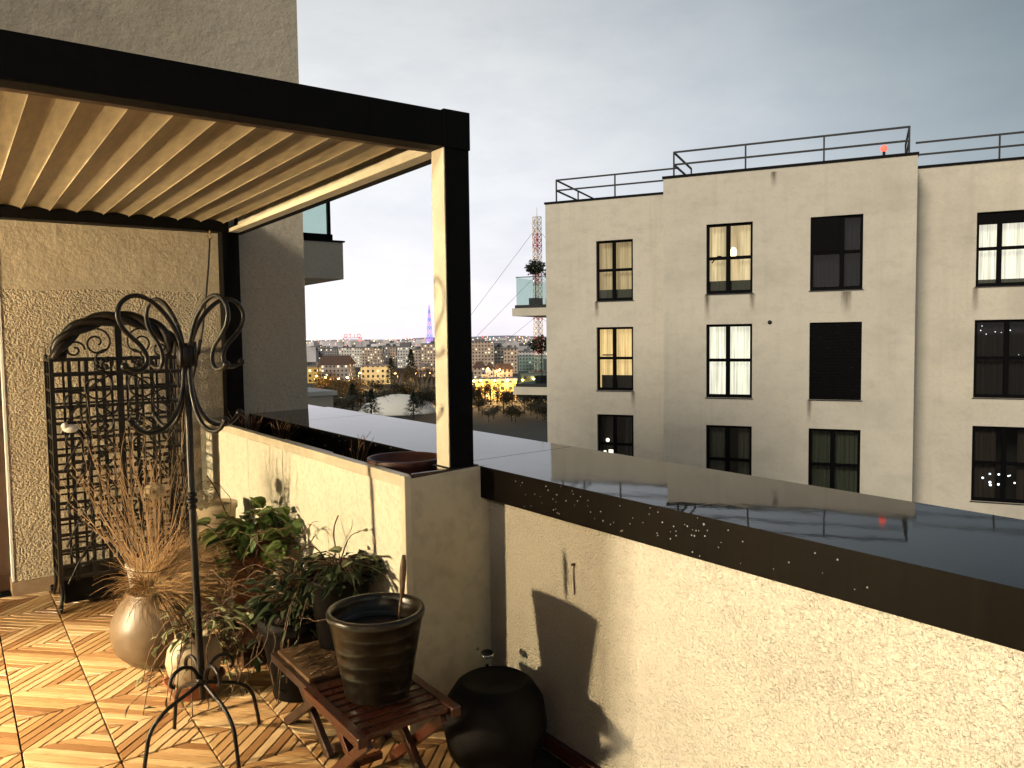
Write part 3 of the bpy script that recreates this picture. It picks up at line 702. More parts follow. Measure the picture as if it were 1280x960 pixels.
q = MB(); q.tube(spline([(0,0,0),(.004,.0,.06),(.012,.004,.13)],3), [.0085,.0095,.0105,.0115,.012,.010,.006], 7); e_=q.build('stem_tip', M['vine'], st_); e_.location=(.034,-.012,.125)

# --- dried grass, twigs
rg = random.Random(21)
def strand(m, p0, dirv, length, bend, r0, n=6, nside=3, mi=0, jag=0):
    p = Vector(p0); d = Vector(dirv).normalized(); pts = [p.copy()]; step = length/n
    for i in range(n):
        d = (d + Vector(bend)/n + Vector((rg.uniform(-jag,jag), rg.uniform(-jag,jag), rg.uniform(-jag,jag)))).normalized(); p = p + d*step; pts.append(p.copy())
    m.tube(pts, [r0*(1-.8*i/n) for i in range(n+1)], nside, mi, cap=False); return pts
q = MB()
for i in range(1500):
    a = rg.uniform(0, 2*PI); s = rg.uniform(0, .09)
    dv = Vector((rg.uniform(-.35,.75), rg.uniform(-.6,.35), rg.uniform(.7,1.2)))
    dv = dv + rightv*rg.uniform(0,.5)
    strand(q, (s*math.cos(a), s*math.sin(a), 0), dv, rg.uniform(.25,.46), rightv*rg.uniform(.3,1.5)+Vector((0,0,-rg.uniform(.1,1.1))), rg.uniform(.0020,.0036), 6)
for i in range(900):
    a = rg.uniform(0, 2*PI); dv = Vector((math.cos(a), math.sin(a), rg.uniform(.5,1.6))) + rightv*.5
    strand(q, (0,0,.0), dv, rg.uniform(.16,.34), rightv*rg.uniform(0,.6)+Vector((0,0,-rg.uniform(.5,2.0))), rg.uniform(.0016,.0030), 6)
dg = q.build('dried_grass', M['straw'], loc=(.78, 4.09, .31)); tag(dg, 'bushy dried grass spilling from the big round vase', 'dried grass')
q = MB()
def twig(p0, dv, length, r, lvl=0):
    pts = strand(q, p0, dv, length, Vector((0,0,.10)), r, 7, 4, 0, .05)
    if lvl < 2:
        for k in range(3 if lvl == 0 else 2):
            i = rg.randint(2, 6); d0 = (pts[i]-pts[i-1]).normalized()
            twig(pts[i], d0 + Vector((rg.uniform(-.45,.45), rg.uniform(-.45,.45), rg.uniform(-.2,.4))), length*rg.uniform(.3,.5), r*.6, lvl+1)
for i in range(34):
    side = rg.uniform(-.80, .34)
    twig((rg.uniform(-.04,.04), rg.uniform(-.04,.04), 0), rightv*side + Vector((0,0,1)) + fwdv*rg.uniform(-.25,.25), rg.uniform(.50,.85), .0036)
tw = q.build('bare_twigs', M['twig'], loc=(.78, 4.11, .31)); tag(tw, 'tall fan of bare orange twigs standing in the big vase', 'twigs')
q = MB(); strand(q, (0,0,0), (.02,.05,1), .50, (0,0,0), .003, 6, 5, 1); 
for k in range(130):
    d = Vector((rg.gauss(0,1), rg.gauss(0,1), rg.gauss(0,1))).normalized(); c = Vector((.012,.028,.52))+Vector((d.x*.045,d.y*.045,d.z*.036)); a = d.orthogonal().normalized(); a.rotate(Matrix.Rotation(rg.uniform(0,6.28),3,d)); bb = d.cross(a); w = .012
    q.face([c-a*w, c-bb*w+d*.005, c+a*w, c+bb*w+d*.004], 0)
hy = q.build('dried_flower', [M['bloom'], M['straw']], loc=(.78, 4.09, .31)); tag(hy, 'round cream dried flower head among the bare twigs', 'dried flower')
q = MB(); strand(q, (0,0,0), rightv*.35+Vector((0,0,1)), .44, rightv*.15, .003, 6, 5, 1)
tipp = rightv*.19+Vector((0,0,.41))
for k in range(110):
    t = rg.uniform(0,1); c = tipp + (rightv*.35+Vector((0,0,1))).normalized()*(.15*t); rr = .030*math.sin(PI*(.08+.9*t))
    a = rg.uniform(0,6.28); d = Vector((math.cos(a), math.sin(a), .6)); c = c + Vector((math.cos(a),math.sin(a),0))*rr; s_ = d.cross(Vector((0,0,1))).normalized()*.008
    q.face([c-s_, c+s_, c+d*.022], 0)
pm = q.build('cream_plume', [M['bloom'], M['straw']], loc=(.84, 4.13, .31)); tag(pm, 'pale feathery plume rising right of the dried flower', 'dried grass')

# --- leaf shapes
LEAF = [(0,0),(.10,-.13),(.30,-.20),(.52,-.36),(.60,-.17),(.88,-.13),(1.0,0),(.88,.13),(.60,.17),(.52,.36),(.30,.20),(.10,.13)]
HEART = [(0,0),(-.14,-.20),(-.02,-.42),(.28,-.50),(.62,-.40),(.88,-.16),(.96,0),(.88,.16),(.62,.40),(.28,.50),(-.02,.42),(-.14,.20)]
LANCE = [(0,0),(.2,-.09),(.5,-.13),(.8,-.07),(1,0),(.8,.07),(.5,.13),(.2,.09)]
def leaf(m, p, d, up, size, shape, mi=0, fold=.25, droop=.35):
    d = Vector(d).normalized(); s = d.cross(Vector(up)); s = s.normalized() if s.length > 1e-4 else d.orthogonal().normalized(); n = s.cross(d)
    p = Vector(p); b0 = len(m.v)
    def tr_(x, y): return p + d*(x*size) + s*(y*size) + n*(abs(y)*size*fold - x*x*size*droop)
    # two halves sharing the midrib
    h = len(shape)//2
    right = shape[:h+1]; left = [shape[0]] + shape[:h-1:-1]
    P = [tr_(x, y) for x, y in shape]
    m.v += [tuple(v) for v in P] + [tuple(tr_(x, 0)) for x, y in shape[1:h]]
    k = len(shape); mid = [b0] + [b0+k+i for i in range(h-1)] + [b0+h]
    for i in range(h):
        for a, c in ((i, i+1), ((k-i) % k, k-i-1)):
            f = [mid[i], b0+a, b0+c, mid[i+1]]; f2 = []
            for v in f:
                if v not in f2: f2.append(v)
            if len(f2) > 2: m.f.append(tuple(f2)); m.m.append(mi); m.uv.append(None); m.sm.append(True)
rl = random.Random(31)
def leafy(name, label, loc, n, spread, hgt, size, shape, lm, sm='vine', bias=(0,0,0), droop_n=0, cat='plant'):
    t = empty(name, loc); tag(t, label, cat); q = MB(); s = MB()
    for i in range(n):
        a = rl.uniform(0, 2*PI); rr = spread*math.sqrt(rl.uniform(.02,1)); h = hgt*rl.uniform(.25,1)*(1-.4*rr/spread)
        tip = Vector((math.cos(a)*rr, math.sin(a)*rr, h)) + Vector(bias)*rl.uniform(0,1)
        mid = Vector((tip.x*.4, tip.y*.4, tip.z*.75+.02)); s.tube(spline([(rl.uniform(-.02,.02), rl.uniform(-.02,.02), 0), mid, tip], 4), [.0026]*4+[.002]*4+[.0014], 4)
        leaf(q, tip, Vector((math.cos(a)+rl.uniform(-.6,.6), math.sin(a)+rl.uniform(-.6,.6), rl.uniform(-.5,.4))), (rl.uniform(-.3,.3), rl.uniform(-.3,.3), 1), size*rl.uniform(.55,1.1), shape)
    for i in range(droop_n):
        a = rl.uniform(0, 2*PI); L_ = rl.uniform(.25,.6); p = [Vector((0,0,0)), Vector((math.cos(a)*.1, math.sin(a)*.1, .08)), Vector((math.cos(a)*.19, math.sin(a)*.19, -.06)), Vector((math.cos(a)*(.2+.1*L_), math.sin(a)*(.2+.1*L_), -.1-L_*.35))]
        sp = spline(p, 5); s.tube(sp, .0022, 4)
        for k in range(4, len(sp), 2):
            leaf(q, sp[k], Vector((rl.uniform(-1,1), rl.uniform(-1,1), rl.uniform(-.8,.1))), (0,0,1), size*rl.uniform(.4,.8), shape)
    s.build('stems', M[sm], t); q.build('leaves', M[lm], t); return t
leafy('ivy_plant', 'green lobed leaf plant growing in the terracotta pot', (1.235, 4.05, .435), 150, .25, .33, .088, HEART, 'leaf', bias=sright*.14-vd_*.10)
leafy('tall_leaf_shoot', 'few taller green leaves before the cream panel above the other ivy', (1.25, 3.98, .435), 7, .08, .44, .095, HEART, 'leaf', bias=sright*.16-vd_*.30)
leafy('trailing_plant', 'small pale leaved plant trailing out of the squat vase', (.83, 3.60, .25), 40, .15, .19, .075, LEAF, 'leafpale', droop_n=9, bias=sright*.14)
leafy('dark_shrub', 'dark leafy plant drooping over the large black pot', (1.215, 3.32, .34), 170, .18, .30, .085, LEAF, 'leafdark', droop_n=9)
leafy('tub_shoots', 'sparse pale shoots in the black tub near the glazed pot', (1.265, 2.985, .57), 10, .14, .26, .075, HEART, 'leafpale', bias=sright*.10)
leafy('tub_foliage', 'low dark leaves covering the black tub', (1.265, 2.985, .565), 110, .16, .14, .075, LEAF, 'leafdark', droop_n=6)
def tangle(name, label, loc, n, rad, hgt, r=.0028):
    q = MB()
    for i in range(n):
        a = rl.uniform(0, 2*PI); p = Vector((rl.uniform(-.05,.05), rl.uniform(-.05,.05), 0)); d = Vector((math.cos(a)*.7, math.sin(a)*.7, .9)); pts = [p.copy()]
        for k in range(10):
            d = (d + Vector((rl.uniform(-.5,.5), rl.uniform(-.5,.5), rl.uniform(-.52,.22)))).normalized(); p = p + d*rad*.17; p.z = max(p.z, -loc[2]+.012); pts.append(p.copy())
        q.tube(spline(pts, 3), r*rl.uniform(.6,1.3), 4, 0, False)
        if i % 2 == 0: leaf(q, pts[-1], d, (0,0,1), rl.uniform(.03,.06), LANCE, 0, .5, .8)
    o = q.build(name, M['vine'], loc=loc); tag(o, label, 'dead plant'); return o
tangle('dead_vines', 'tangle of dead brown vines hanging around the terracotta pot', (1.20, 3.85, .40), 24, .36, .3)
tangle('withered_vines', 'withered stems sprawling from the large black pot', (1.20, 3.32, .36), 22, .30, .3)
tangle('dry_runners', 'dry runners curling over the deck beside the squat vase', (.98, 3.66, .12), 24, .34, .2, .0024)

# ------------------------------------------------------------------ stools
def stool(name, label, loc, w, d, h, m, rz=0):
    t = empty(name, loc, rz); tag(t, label, 'stool')
    for sx in (-1, 1):
        q = MB(); q.box(sx*w/2-.036 if sx > 0 else -w/2, w/2 if sx > 0 else -w/2+.036, -d/2, d/2, h-.034, h); q.build('side_rail', m, t, bevel=.004)
        q = MB(); x = sx*(w/2-.05)
        q.bar((x, -d/2+.03, h-.04), (x, d/2-.03, .0), .024, .036); q.build('leg', m, t, bevel=.003)
        q = MB(); x = sx*(w/2-.08); q.bar((x, d/2-.03, h-.04), (x, -d/2+.03, .0), .024, .036); q.build('leg', m, t, bevel=.003)
    n = 9
    for k in range(n):
        y = -d/2 + .012 + (d-.024)*(k+.5)/n; q = MB(); q.box(-w/2+.037, w/2-.037, y-.016, y+.016, h-.020, h-.003); q.build('slat', m, t, bevel=.002)
    for y, z in ((-d/2+.04,.03),(d/2-.04,.03)):
        q = MB(); q.box(-w/2+.095, w/2-.095, y-.012, y+.012, z-.01, z+.014); q.build('cross_bar', m, t, bevel=.002)
    return t
stool('folding_stool', 'red varnished slatted folding stool under the glazed pot', (1.145, 2.385, 0), .37, .45, .345, M['redwood'])
stool('low_stool', 'dark stained slatted stool behind the glazed pot', (1.215, 2.90, 0), .40, .44, .29, M['darkwood'])
bmat = MB(); bmat.box(-.18,.18,-.17,.17,0,.018)
for i in range(160):
    x = rl.uniform(-.17,.17); y = rl.uniform(-.16,.16); a = rl.uniform(-.4,.4); bmat.tube([(x,y,.02),(x+.06*math.cos(a),y+.06*math.sin(a),.024+rl.uniform(0,.012))], .002, 4)
cm = bmat.build('coir_mat', M['vine'], loc=(1.215, 2.92, .291)); tag(cm, 'scruffy coir mat lying on the dark stained stool', 'mat'); cm.scale = (1,1,.8)

# black round pot with a solar stake, bottom centre
pot('black_globe_pot', 'round black pot in the corner between planter and parapet', 'pot', (1.55, 2.285, 0),
    [(.10,0),(.12,.005),(.170,.08),(.188,.17),(.176,.26),(.14,.315),(.118,.330),(.112,.322),(.0,.31)], M['ceramd'])
sl = empty('solar_light', (1.655, 2.49, .0)); sl.scale = (1, 1, .72); tag(sl, 'chrome topped solar stake light beside the round black pot', 'garden light')
q = MB(); q.tube([(0,0,0),(0,0,.40)], .006, 8); q.build('stake', M['black'], sl)
q = MB(); q.lathe([(.010,.39),(.019,.40),(.019,.445),(.012,.45)], n=18); q.build('lens', M['glass'], sl)
q = MB(); q.lathe([(.024,.446),(.026,.45),(.026,.462),(.023,.463)], n=20); q.build('ring', M['chrome'], sl)
q = MB(); q.lathe([(.024,.4635),(.024,.472),(.014,.478),(0,.479)], n=20); q.build('cap', M['black'], sl)
pot('glass_jar', 'small glass jar standing on the deck under the folding stool', 'jar', (1.22, 2.31, .0),
    [(.03,0),(.04,.004),(.042,.09),(.03,.115),(.033,.13),(.030,.13),(.027,.112),(.038,.088),(.036,.01),(0,.008)], M['glassgreen'], 24)

# ------------------------------------------------------------------ neighbour's balcony
nb = empty('neighbour_balcony', (2.19, 7.0, 2.1)); tag(nb, 'concrete balcony with a frosted glass rail behind the wall corner', 'balcony')
q = MB(); q.box(0, .90, 0, 2.2, .03, .375); q.build('slab', M['concrete'], nb, bevel=.006)
q = MB(); q.box(0, .915, -.012, 2.21, .377, .392); q.build('edge_flashing', M['black'], nb)
q = MB(); q.box(0, .81, .03, .11, .3925, .45); q.build('base_rail', M['wframe'], nb)
q = MB(); q.box(0, .775, .06, .072, .4505, 1.5); q.build('glass_panel', M['glassgreen'], nb)
q = MB(); q.box(.776, .80, .045, .09, .4505, 1.55); q.build('rail_post', M['black'], nb)
q = MB(); q.box(.775, .787, .10, 2.1, .4505, 1.5); q.build('glass_panel', M['glassgreen'], nb)
lt = empty('lower_terrace', (2.19, 7.0, .4)); tag(lt, 'low rendered terrace wall with a white cap just past the coping', 'wall')
q = MB(); q.box(0, .76, 0, 2.4, 0, .635); q.build('upstand', M['concrete'], lt)
q = MB(); q.box(0, .79, -.03, 2.43, .637, .68); q.build('cap', M['white'], lt, bevel=.004)

# ------------------------------------------------------------------ opposite apartment building
OB = empty('apartment_building', (.8660*23.86, .5*23.86, GZ), R(-60)); tag(OB, 'cream apartment block with stepped front and dark framed windows across the gap', 'building')
ZO = -GZ                                                    # local z = world z - GZ
ROOF = 6.27
wins = []   # (s0, s1, zbottom, ztop, depth, type)
def rows(s0, s1, dep, types, z=(4.83,1.87,-1.15), hh=(2.06,2.19,2.12)):
    for zt, h, ty in zip(z, hh, types): wins.append((s0, s1, zt-h, zt, dep, ty))
def block(s0, s1, dep, back, wl, roofz):
    """front wall with real openings, sides, back, roof"""
    q = MB(); ss = sorted({s0, s1, *[w[0] for w in wl], *[w[1] for w in wl]}); zs = sorted({GZ, roofz, *[w[2] for w in wl], *[w[3] for w in wl]})
    for i in range(len(ss)-1):
        for j in range(len(zs)-1):
            cs_, cz = (ss[i]+ss[i+1])/2, (zs[j]+zs[j+1])/2
            if any(w[0] < cs_ < w[1] and w[2] < cz < w[3] for w in wl): continue
            q.face([(ss[i],dep,zs[j]+ZO),(ss[i+1],dep,zs[j]+ZO),(ss[i+1],dep,zs[j+1]+ZO),(ss[i],dep,zs[j+1]+ZO)])
    for w in wl:
        a, b_, c, d = w[:4]; D = dep+.16
        q.face([(a,dep,c+ZO),(a,D,c+ZO),(a,D,d+ZO),(a,dep,d+ZO)][::-1]); q.face([(b_,dep,c+ZO),(b_,D,c+ZO),(b_,D,d+ZO),(b_,dep,d+ZO)])
        q.face([(a,dep,c+ZO),(b_,dep,c+ZO),(b_,D,c+ZO),(a,D,c+ZO)]); q.face([(a,dep,d+ZO),(a,D,d+ZO),(b_,D,d+ZO),(b_,dep,d+ZO)])
    q.face([(s0,dep,0),(s0,dep,roofz+ZO),(s0,back,roofz+ZO),(s0,back,0)]); q.face([(s1,dep,0),(s1,back,0),(s1,back,roofz+ZO),(s1,dep,roofz+ZO)])
    q.face([(s0,back,0),(s0,back,roofz+ZO),(s1,back,roofz+ZO),(s1,back,0)]); q.face([(s0,dep,roofz+ZO),(s1,dep,roofz+ZO),(s1,back,roofz+ZO),(s0,back,roofz+ZO)])
    q.build('front_block', M['facade'], OB)
    e = MB(); t = .07
    e.box(s0-.03, s1+.03, dep-.035, dep+.22, roofz+ZO+.001, roofz+ZO+t); e.box(s0-.03, s0+.2, dep+.2205, back, roofz+ZO+.001, roofz+ZO+t); e.box(s1-.2, s1+.03, dep+.2205, back, roofz+ZO+.001, roofz+ZO+t)
    e.build('roof_edge', M['black'], OB)
dL, dR = 2.20, 1.75
rows(-8.50, -7.20, dL, ('dim_warm','warm','dark_lamp'))
wl_L = list(wins); n0 = len(wins)
rows(-4.35, -3.02, 0, ('room_warm','bright','grey_curtain')); rows(-1.45, -.09, 0, ('blue_dark','shut','green_curtain'))
wl_C = wins[n0:]; n1 = len(wins)
rows(2.81, 4.55, dR, ('bright_right','night','night_glints'), (4.88,1.88,-1.12), (2.07,2.20,2.16)); rows(8.3, 10.0, dR, ('grey_curtain','night','shut'), (4.88,1.88,-1.12), (2.07,2.20,2.16))
wl_R = wins[n1:]
block(-10.37, -5.66, dL, 14, wl_L, ROOF-.04); block(-5.64, 1.22, 0, 14, wl_C, ROOF+.02); block(1.24, 15, dR, 14, wl_R, ROOF-.03)
CUR = {
 'dim_warm': curtain('beige_curtain_dim', (.5,.42,.28), (.75,.52,.26), .55), 'warm': curtain('gold_curtain_lit', (.6,.45,.25), (1,.68,.30), 1.0, 22),
 'room_warm': curtain('cream_curtain_lamp', (.6,.5,.35), (1,.75,.42), .75, 16), 'bright': curtain('white_curtain_lit', (.7,.68,.6), (1,.93,.76), 1.15, 26),
 'bright_right': curtain('white_blind_lit', (.7,.68,.6), (1,.92,.78), 1.05, 40), 'grey_curtain': curtain('grey_curtain', (.10,.095,.07), 0, 0),
 'green_curtain': curtain('green_grey_curtain', (.075,.08,.05), 0, 0), 'blue_dark': simple('dark_blue_blind', (.010,.014,.022), .8, spec=.1), 'night': simple('unlit_room', (.010,.006,.005), .9),
 'night_glints': curtain('brown_curtain_unlit', (.03,.016,.010), 0, 0), 'dark_lamp': curtain('dark_brown_curtain', (.02,.012,.008), 0, 0), 'shut': None}
E_glint = emit('white_bulb', (.85,.92,1), 3); E_warm = emit('warm_bulb', (1,.72,.40), 5); E_pale = emit('pale_lit_cloth', (1,.9,.75), 1.8)
M['sill'] = simple('sill_metal', (.012,.012,.013), .4)
rwn = random.Random(17)
wlab = {'dim_warm':'window with dim beige curtains','warm':'window with glowing golden curtains','dark_lamp':'dark window with a small lit lamp inside','room_warm':'window showing a warm lamp and cream curtains','bright':'brightly lit white window','grey_curtain':'unlit window with grey curtains','blue_dark':'dark bluish window with one black shutter','shut':'window closed by a black shutter','green_curtain':'unlit window with greenish curtains','bright_right':'brightly lit window with striped white blinds','night':'black unlit window','night_glints':'dark window with glowing dots for reflected lights'}
for (a, b_, z0, z1, dep, ty) in wins:
    w = b_-a; h = z1-z0; q = MB(); fw = .075; y0, y1 = .09, .16; hz = h*.52
    box_top = .26 if ty in ('bright_right',) else 0
    q.box(0, w, y0, y1, 0, .10); q.box(0, w, y0, y1, h-.075-box_top, h)
    q.box(0, fw, y0, y1, .10, h-.075-box_top); q.box(w-fw, w, y0, y1, .10, h-.075-box_top)
    mx = w*.42 if ty != 'bright_right' else w*.29
    if ty == 'blue_dark': mx = w*.56
    q.box(mx, mx+.125, y0, y1, .10, h-.075-box_top); q.box(fw, mx, y0+.004, y1, hz-.065, hz+.03); q.box(mx+.125, w-fw, y0+.004, y1, hz-.065, hz+.03)
    fo = q.build('window', M['wframe'], OB, loc=(a, dep, z0+ZO), bevel=.006); fo['label'] = wlab[ty]
    s = MB(); s.box(-.03, w+.03, -.035, .088, -.022, -.002); s.build('sill', M['sill'], fo)
    if ty == 'shut':
        s = MB()
        for k in range(int(h/.09)): s.box(.0, w, y0-.03, y0-.012-(k%2)*.0, .0+k*.09, .084+k*.09)
        s.build('shutter', M['wframe'], fo); continue
    pnm = MB()
    for x0, x1 in ((fw, mx), (mx+.125, w-fw)):
        for zz0, zz1 in ((.10, hz-.065), (hz+.03, h-.075-box_top)):
            pnm.face([(x0,.125,zz0),(x1,.125,zz0),(x1,.125,zz1),(x0,.125,zz1)])
    pnm.build('pane', M['glass'], fo)
    if ty == 'blue_dark':
        s = MB(); s.box(.01, mx, y0-.02, y0-.006, hz+.02, h-.02); s.build('shutter', M['wframe'], fo)
    # curtain with folds
    c = MB(); nf = 36; yy = .40; xs = [(-.15+(w+.3)*i/nf) for i in range(nf+1)]
    gap = ty in ('room_warm','dark_lamp','grey_curtain','night_glints')
    for i in range(nf):
        xm = (xs[i]+xs[i+1])/2/w
        if gap and .36 < xm < .66: continue
        ya, yb = yy+.035*math.sin(i*1.9), yy+.035*math.sin((i+1)*1.9)
        c.face([(xs[i],ya,-.1),(xs[i+1],yb,-.1),(xs[i+1],yb,h+.1),(xs[i],ya,h+.1)], 0, None, True)
    c.build('curtain', CUR[ty], fo)
    bk_ = MB(); bk_.box(-.2, w+.2, 1.6, 1.65, -.3, h+.3); bk_.build('room_back', CUR['room_warm'] if ty == 'room_warm' else CUR['night'], fo)
    if ty in ('room_warm', 'dim_warm', 'bright_right'):
        s = MB(); s.box(.06, w-.06, .22, .36, .09, h*.19 if ty != 'bright_right' else h*.10); s.build('cabinet', CUR['grey_curtain'], fo)
    if ty == 'warm':
        s = MB(); s.box(w*.08, w*.92, .24, .30, .09, h*.24); s.box(w*.1, w*.42, .26, .28, h*.55, h*.57); s.build('cabinet', CUR['dark_lamp'], fo)
    if ty == 'dark_lamp':
        s = MB(); s.ball((w*.22,.30,h*.56), .07, n=10); s.box(w*.24,w*.40,.32,.34,.15,h*.40); s.box(w*.10,w*.17,.32,.34,.15,h*.38); s.build('lamp', E_pale, fo)
    if ty == 'room_warm':
        s = MB(); s.ball((w*.5,.8,h*.62), .10, n=12, sz=1.6); s.build('lamp', E_warm, fo)
        s = MB(); s.tube(spline([(w*.08,.33,h*.46),(w*.22,.33,h*.55),(w*.36,.33,h*.52)],5), .02, 6); s.build('chair_back', M['wframe'], fo)
    if ty == 'night_glints':
        s = MB()
        for k in range(9): s.ball((w*(.06+.62*rwn.random()), .26, h*(.20+.16*rwn.random())), rwn.uniform(.018,.04), n=8)
        s.build('lamp', E_glint, fo)  # glowing dots stand in for city lights reflected in the pane
    if ty == 'night':
        s = MB()
        for k in range(12): s.ball((w*rwn.uniform(.05,.95), .3, h*rwn.uniform(.5,.95)), rwn.uniform(.007,.014), n=6)
        s.build('lamp', E_glint, fo)  # tiny dots glow in place of lights reflected by the glass
# roof rails
def rail(pts, posts, z0, hgt, dep, name='roof_rail'):
    q = MB()
    for i in range(len(pts)-1):
        for z in (hgt, hgt*.52): q.bar((pts[i][0], pts[i][1], z0+z), (pts[i+1][0], pts[i+1][1], z0+z), .05)
    for p in posts: q.box(p[0]-.022, p[0]+.022, p[1]-.022, p[1]+.022, z0-.25, z0+hgt)
    q.build(name, M['rail'], OB)
zr = ROOF+ZO+.07
rail([(-5.38,2.9),(-5.38,.28),(1.02,.28),(1.02,2.6)], [(-5.38,.28),(-3.27,.28),(-1.13,.28),(1.02,.28),(-5.38,2.9),(1.02,2.6)], zr, .77, 0)
rail([(-10.05,dL+5.2),(-10.05,dL+.28),(-5.7,dL+.28)], [(-10.05,dL+.28),(-7.9,dL+.28),(-10.05,dL+2.6),(-10.05,dL+5.2)], zr, .75, dL)
rail([(1.26,dR+.28),(15,dR+.28)], [(3.35+k*2.2,dR+.28) for k in range(6)], zr-.03, .72, dR)
q = MB(); q.lathe([(.06,0),(.06,.012),(0,.014)], n=14); v_ = q.build('vent_cap', M['rail'], OB, loc=(-2.53, -.003, 1.90+ZO)); v_.rotation_euler = (PI/2,0,0)
m_, nt_, b_ = mat('rust_water_stain'); gc = coords(nt_, None, 'Generated'); sx_ = N(nt_, 'ShaderNodeSeparateXYZ'); L(nt_, gc, sx_.inputs[0])
side = math_(nt_, 'SUBTRACT', 1.0, math_(nt_, 'ABSOLUTE', math_(nt_, 'MULTIPLY_ADD', sx_.outputs[0], 2, -1)), None, True)
al = math_(nt_, 'MULTIPLY', math_(nt_, 'MULTIPLY', side, math_(nt_, 'POWER', sx_.outputs[2], 1.3)), math_(nt_, 'MULTIPLY_ADD', noise(nt_, coords(nt_, (14,1,2)), 1, 5), 1.0, -.12, True))
b_.inputs['Base Color'].default_value = (.13,.085,.045,1); b_.inputs['Roughness'].default_value = .95; L(nt_, al, b_.inputs['Alpha']); M['stain'] = m_
def stain(x0, x1, dep, zt, zb):
    q = MB(); q.box(x0, x1, dep-.006, dep-.003, zb+ZO, zt+ZO); q.build('water_stain', M['stain'], OB)
stain(-.66, -.34, 0, 2.72, 1.98)
for (x0, x1, d_, zt_, zb_) in ((-4.42,-4.22,0,2.74,1.9),(-3.12,-2.92,0,2.74,2.2),(-8.58,-8.40,dL,2.74,2.1),(-7.30,-7.12,dL,-.36,-1.0),(2.72,2.92,dR,2.78,2.0),(-1.52,-1.36,0,-.36,-1.0),(-2.55,-2.35,0,6.2,5.7)): stain(x0, x1, d_, zt_, zb_)
# beacon on the roof
bc = empty('warning_beacon', (.8660*25.2+.5*.42, .5*25.2-.866*.42, ROOF+.05)); tag(bc, 'glowing red warning light on the roof of the cream block', 'beacon')
q = MB(); q.tube([(0,0,0),(0,0,.42)], .04, 8); q.build('stem', M['rail'], bc)
q = MB(); q.ball((0,0,.50), .10, n=12); q.build('lamp', emit('red_beacon', (1,.10,.06), 2.2), bc)
# balconies on its left end
topi_mesh = None
def topiary(loc, hstem, r, label, ry=1):
    t = empty('topiary_tree', loc); tag(t, label, 'potted tree')
    q = MB(); q.tube([(0,0,.25),(.02,.02,.25+hstem*.5),(0,0,.25+hstem+r*.4)], .022, 6); q.build('trunk', M['darkwood'], t)
    q = MB(); ra = random.Random(int(r*1000)+int(loc[2]*10))
    for i in range(700):
        d = Vector((ra.gauss(0,1), ra.gauss(0,1), ra.gauss(0,1))).normalized()*r*(ra.uniform(.1,1)**.4)*(1+.15*math.sin(ra.uniform(0,6)))
        d.x *= 1.1*ry; d.y *= 1.1*ry; d.z *= .78; c = d + Vector((0,0,.25+hstem+r*.6)); a = Vector((ra.gauss(0,1), ra.gauss(0,1), ra.gauss(0,1))).normalized(); b2 = a.orthogonal().normalized(); s_ = .055
        q.face([c-a*s_, c+b2*s_*.7, c+a*s_, c-b2*s_*.7])
    q.build('crown', M['leafdark'], t)
    q = MB(); q.box(-.20, .20, -.18, .18, 0, .27); q.build('tub', M['ceramd'], t, bevel=.01)
    return t
def facade_pt(s, dep, z): return (.8660*(23.86+dep)+.5*s, .5*(23.86+dep)-.866*s, z)
for zt, zb, nm in ((2.72,2.36,'upper'), (-.24,-.60,'lower')):
    bt = empty('glass_balcony', facade_pt(-10.37, 3.3, zb), R(-60)); tag(bt, 'upper glass fronted balcony at the left end of the cream block' if nm == 'upper' else 'lower glass fronted balcony at the left end of the cream block', 'balcony')
    hgt = zt-zb
    q = MB(); q.box(-1.78, -.002, -.1, 3.4, 0, hgt-.07); q.build('slab', M['concrete'], bt)
    q = MB(); q.box(-1.70, -.002, -.02, 3.3, hgt-.068, hgt+.05); q.build('kerb', M['rail'], bt)
    q = MB(); q.box(-1.66, -.002, .04, .055, hgt+.052, hgt+1.08); q.box(-1.66, -1.645, .056, 3.2, hgt+.052, hgt+1.08); q.build('glass_panel', M['glassgreen'], bt)
    q = MB(); q.box(-1.68, -.002, .03, .065, hgt+1.082, hgt+1.11); q.build('hand_rail', M['rail'], bt)
topiary(facade_pt(-11.45, 3.85, 2.77), .95, .36, 'round dark topiary at the left end of the upper balcony')
topiary(facade_pt(-11.02, 4.5, 2.77), .80, .30, 'smaller dark topiary in the middle of the upper balcony')
topiary(facade_pt(-10.62, 3.9, 2.77), .92, .30, 'dark topiary on the upper balcony close against the cream wall')
topiary(facade_pt(-11.25, 3.9, -.18), .95, .42, 'wide dark topiary alone on the lower balcony', 1.15)
dc = empty('balcony_chair', facade_pt(-10.70, 3.85, -.19), R(-60)); tag(dc, 'black chair seen through the lower balcony glass', 'chair')
q = MB(); q.box(-.26,.26,-.25,.25,.38,.46); q.build('seat', M['ceramd'], dc); q = MB(); q.box(-.26,.26,.20,.26,.46,.92); q.build('backrest', M['ceramd'], dc)
for sx in (-1,1):
    for sy in (-1,1): q = MB(); q.box(sx*.22-.02, sx*.22+.02, sy*.21-.02, sy*.21+.02, 0, .38); q.build('leg', M['ceramd'], dc)
lb = MB(); lb.face([(0,0,0),(1.6,0,0),(1.6,5,0),(0,5,0)][::-1])
lr = empty('lower_roof', facade_pt(-10.37, 4.0, -7.2), R(-60)); tag(lr, 'sloping pale annex roof at the foot of the cream block', 'roof')
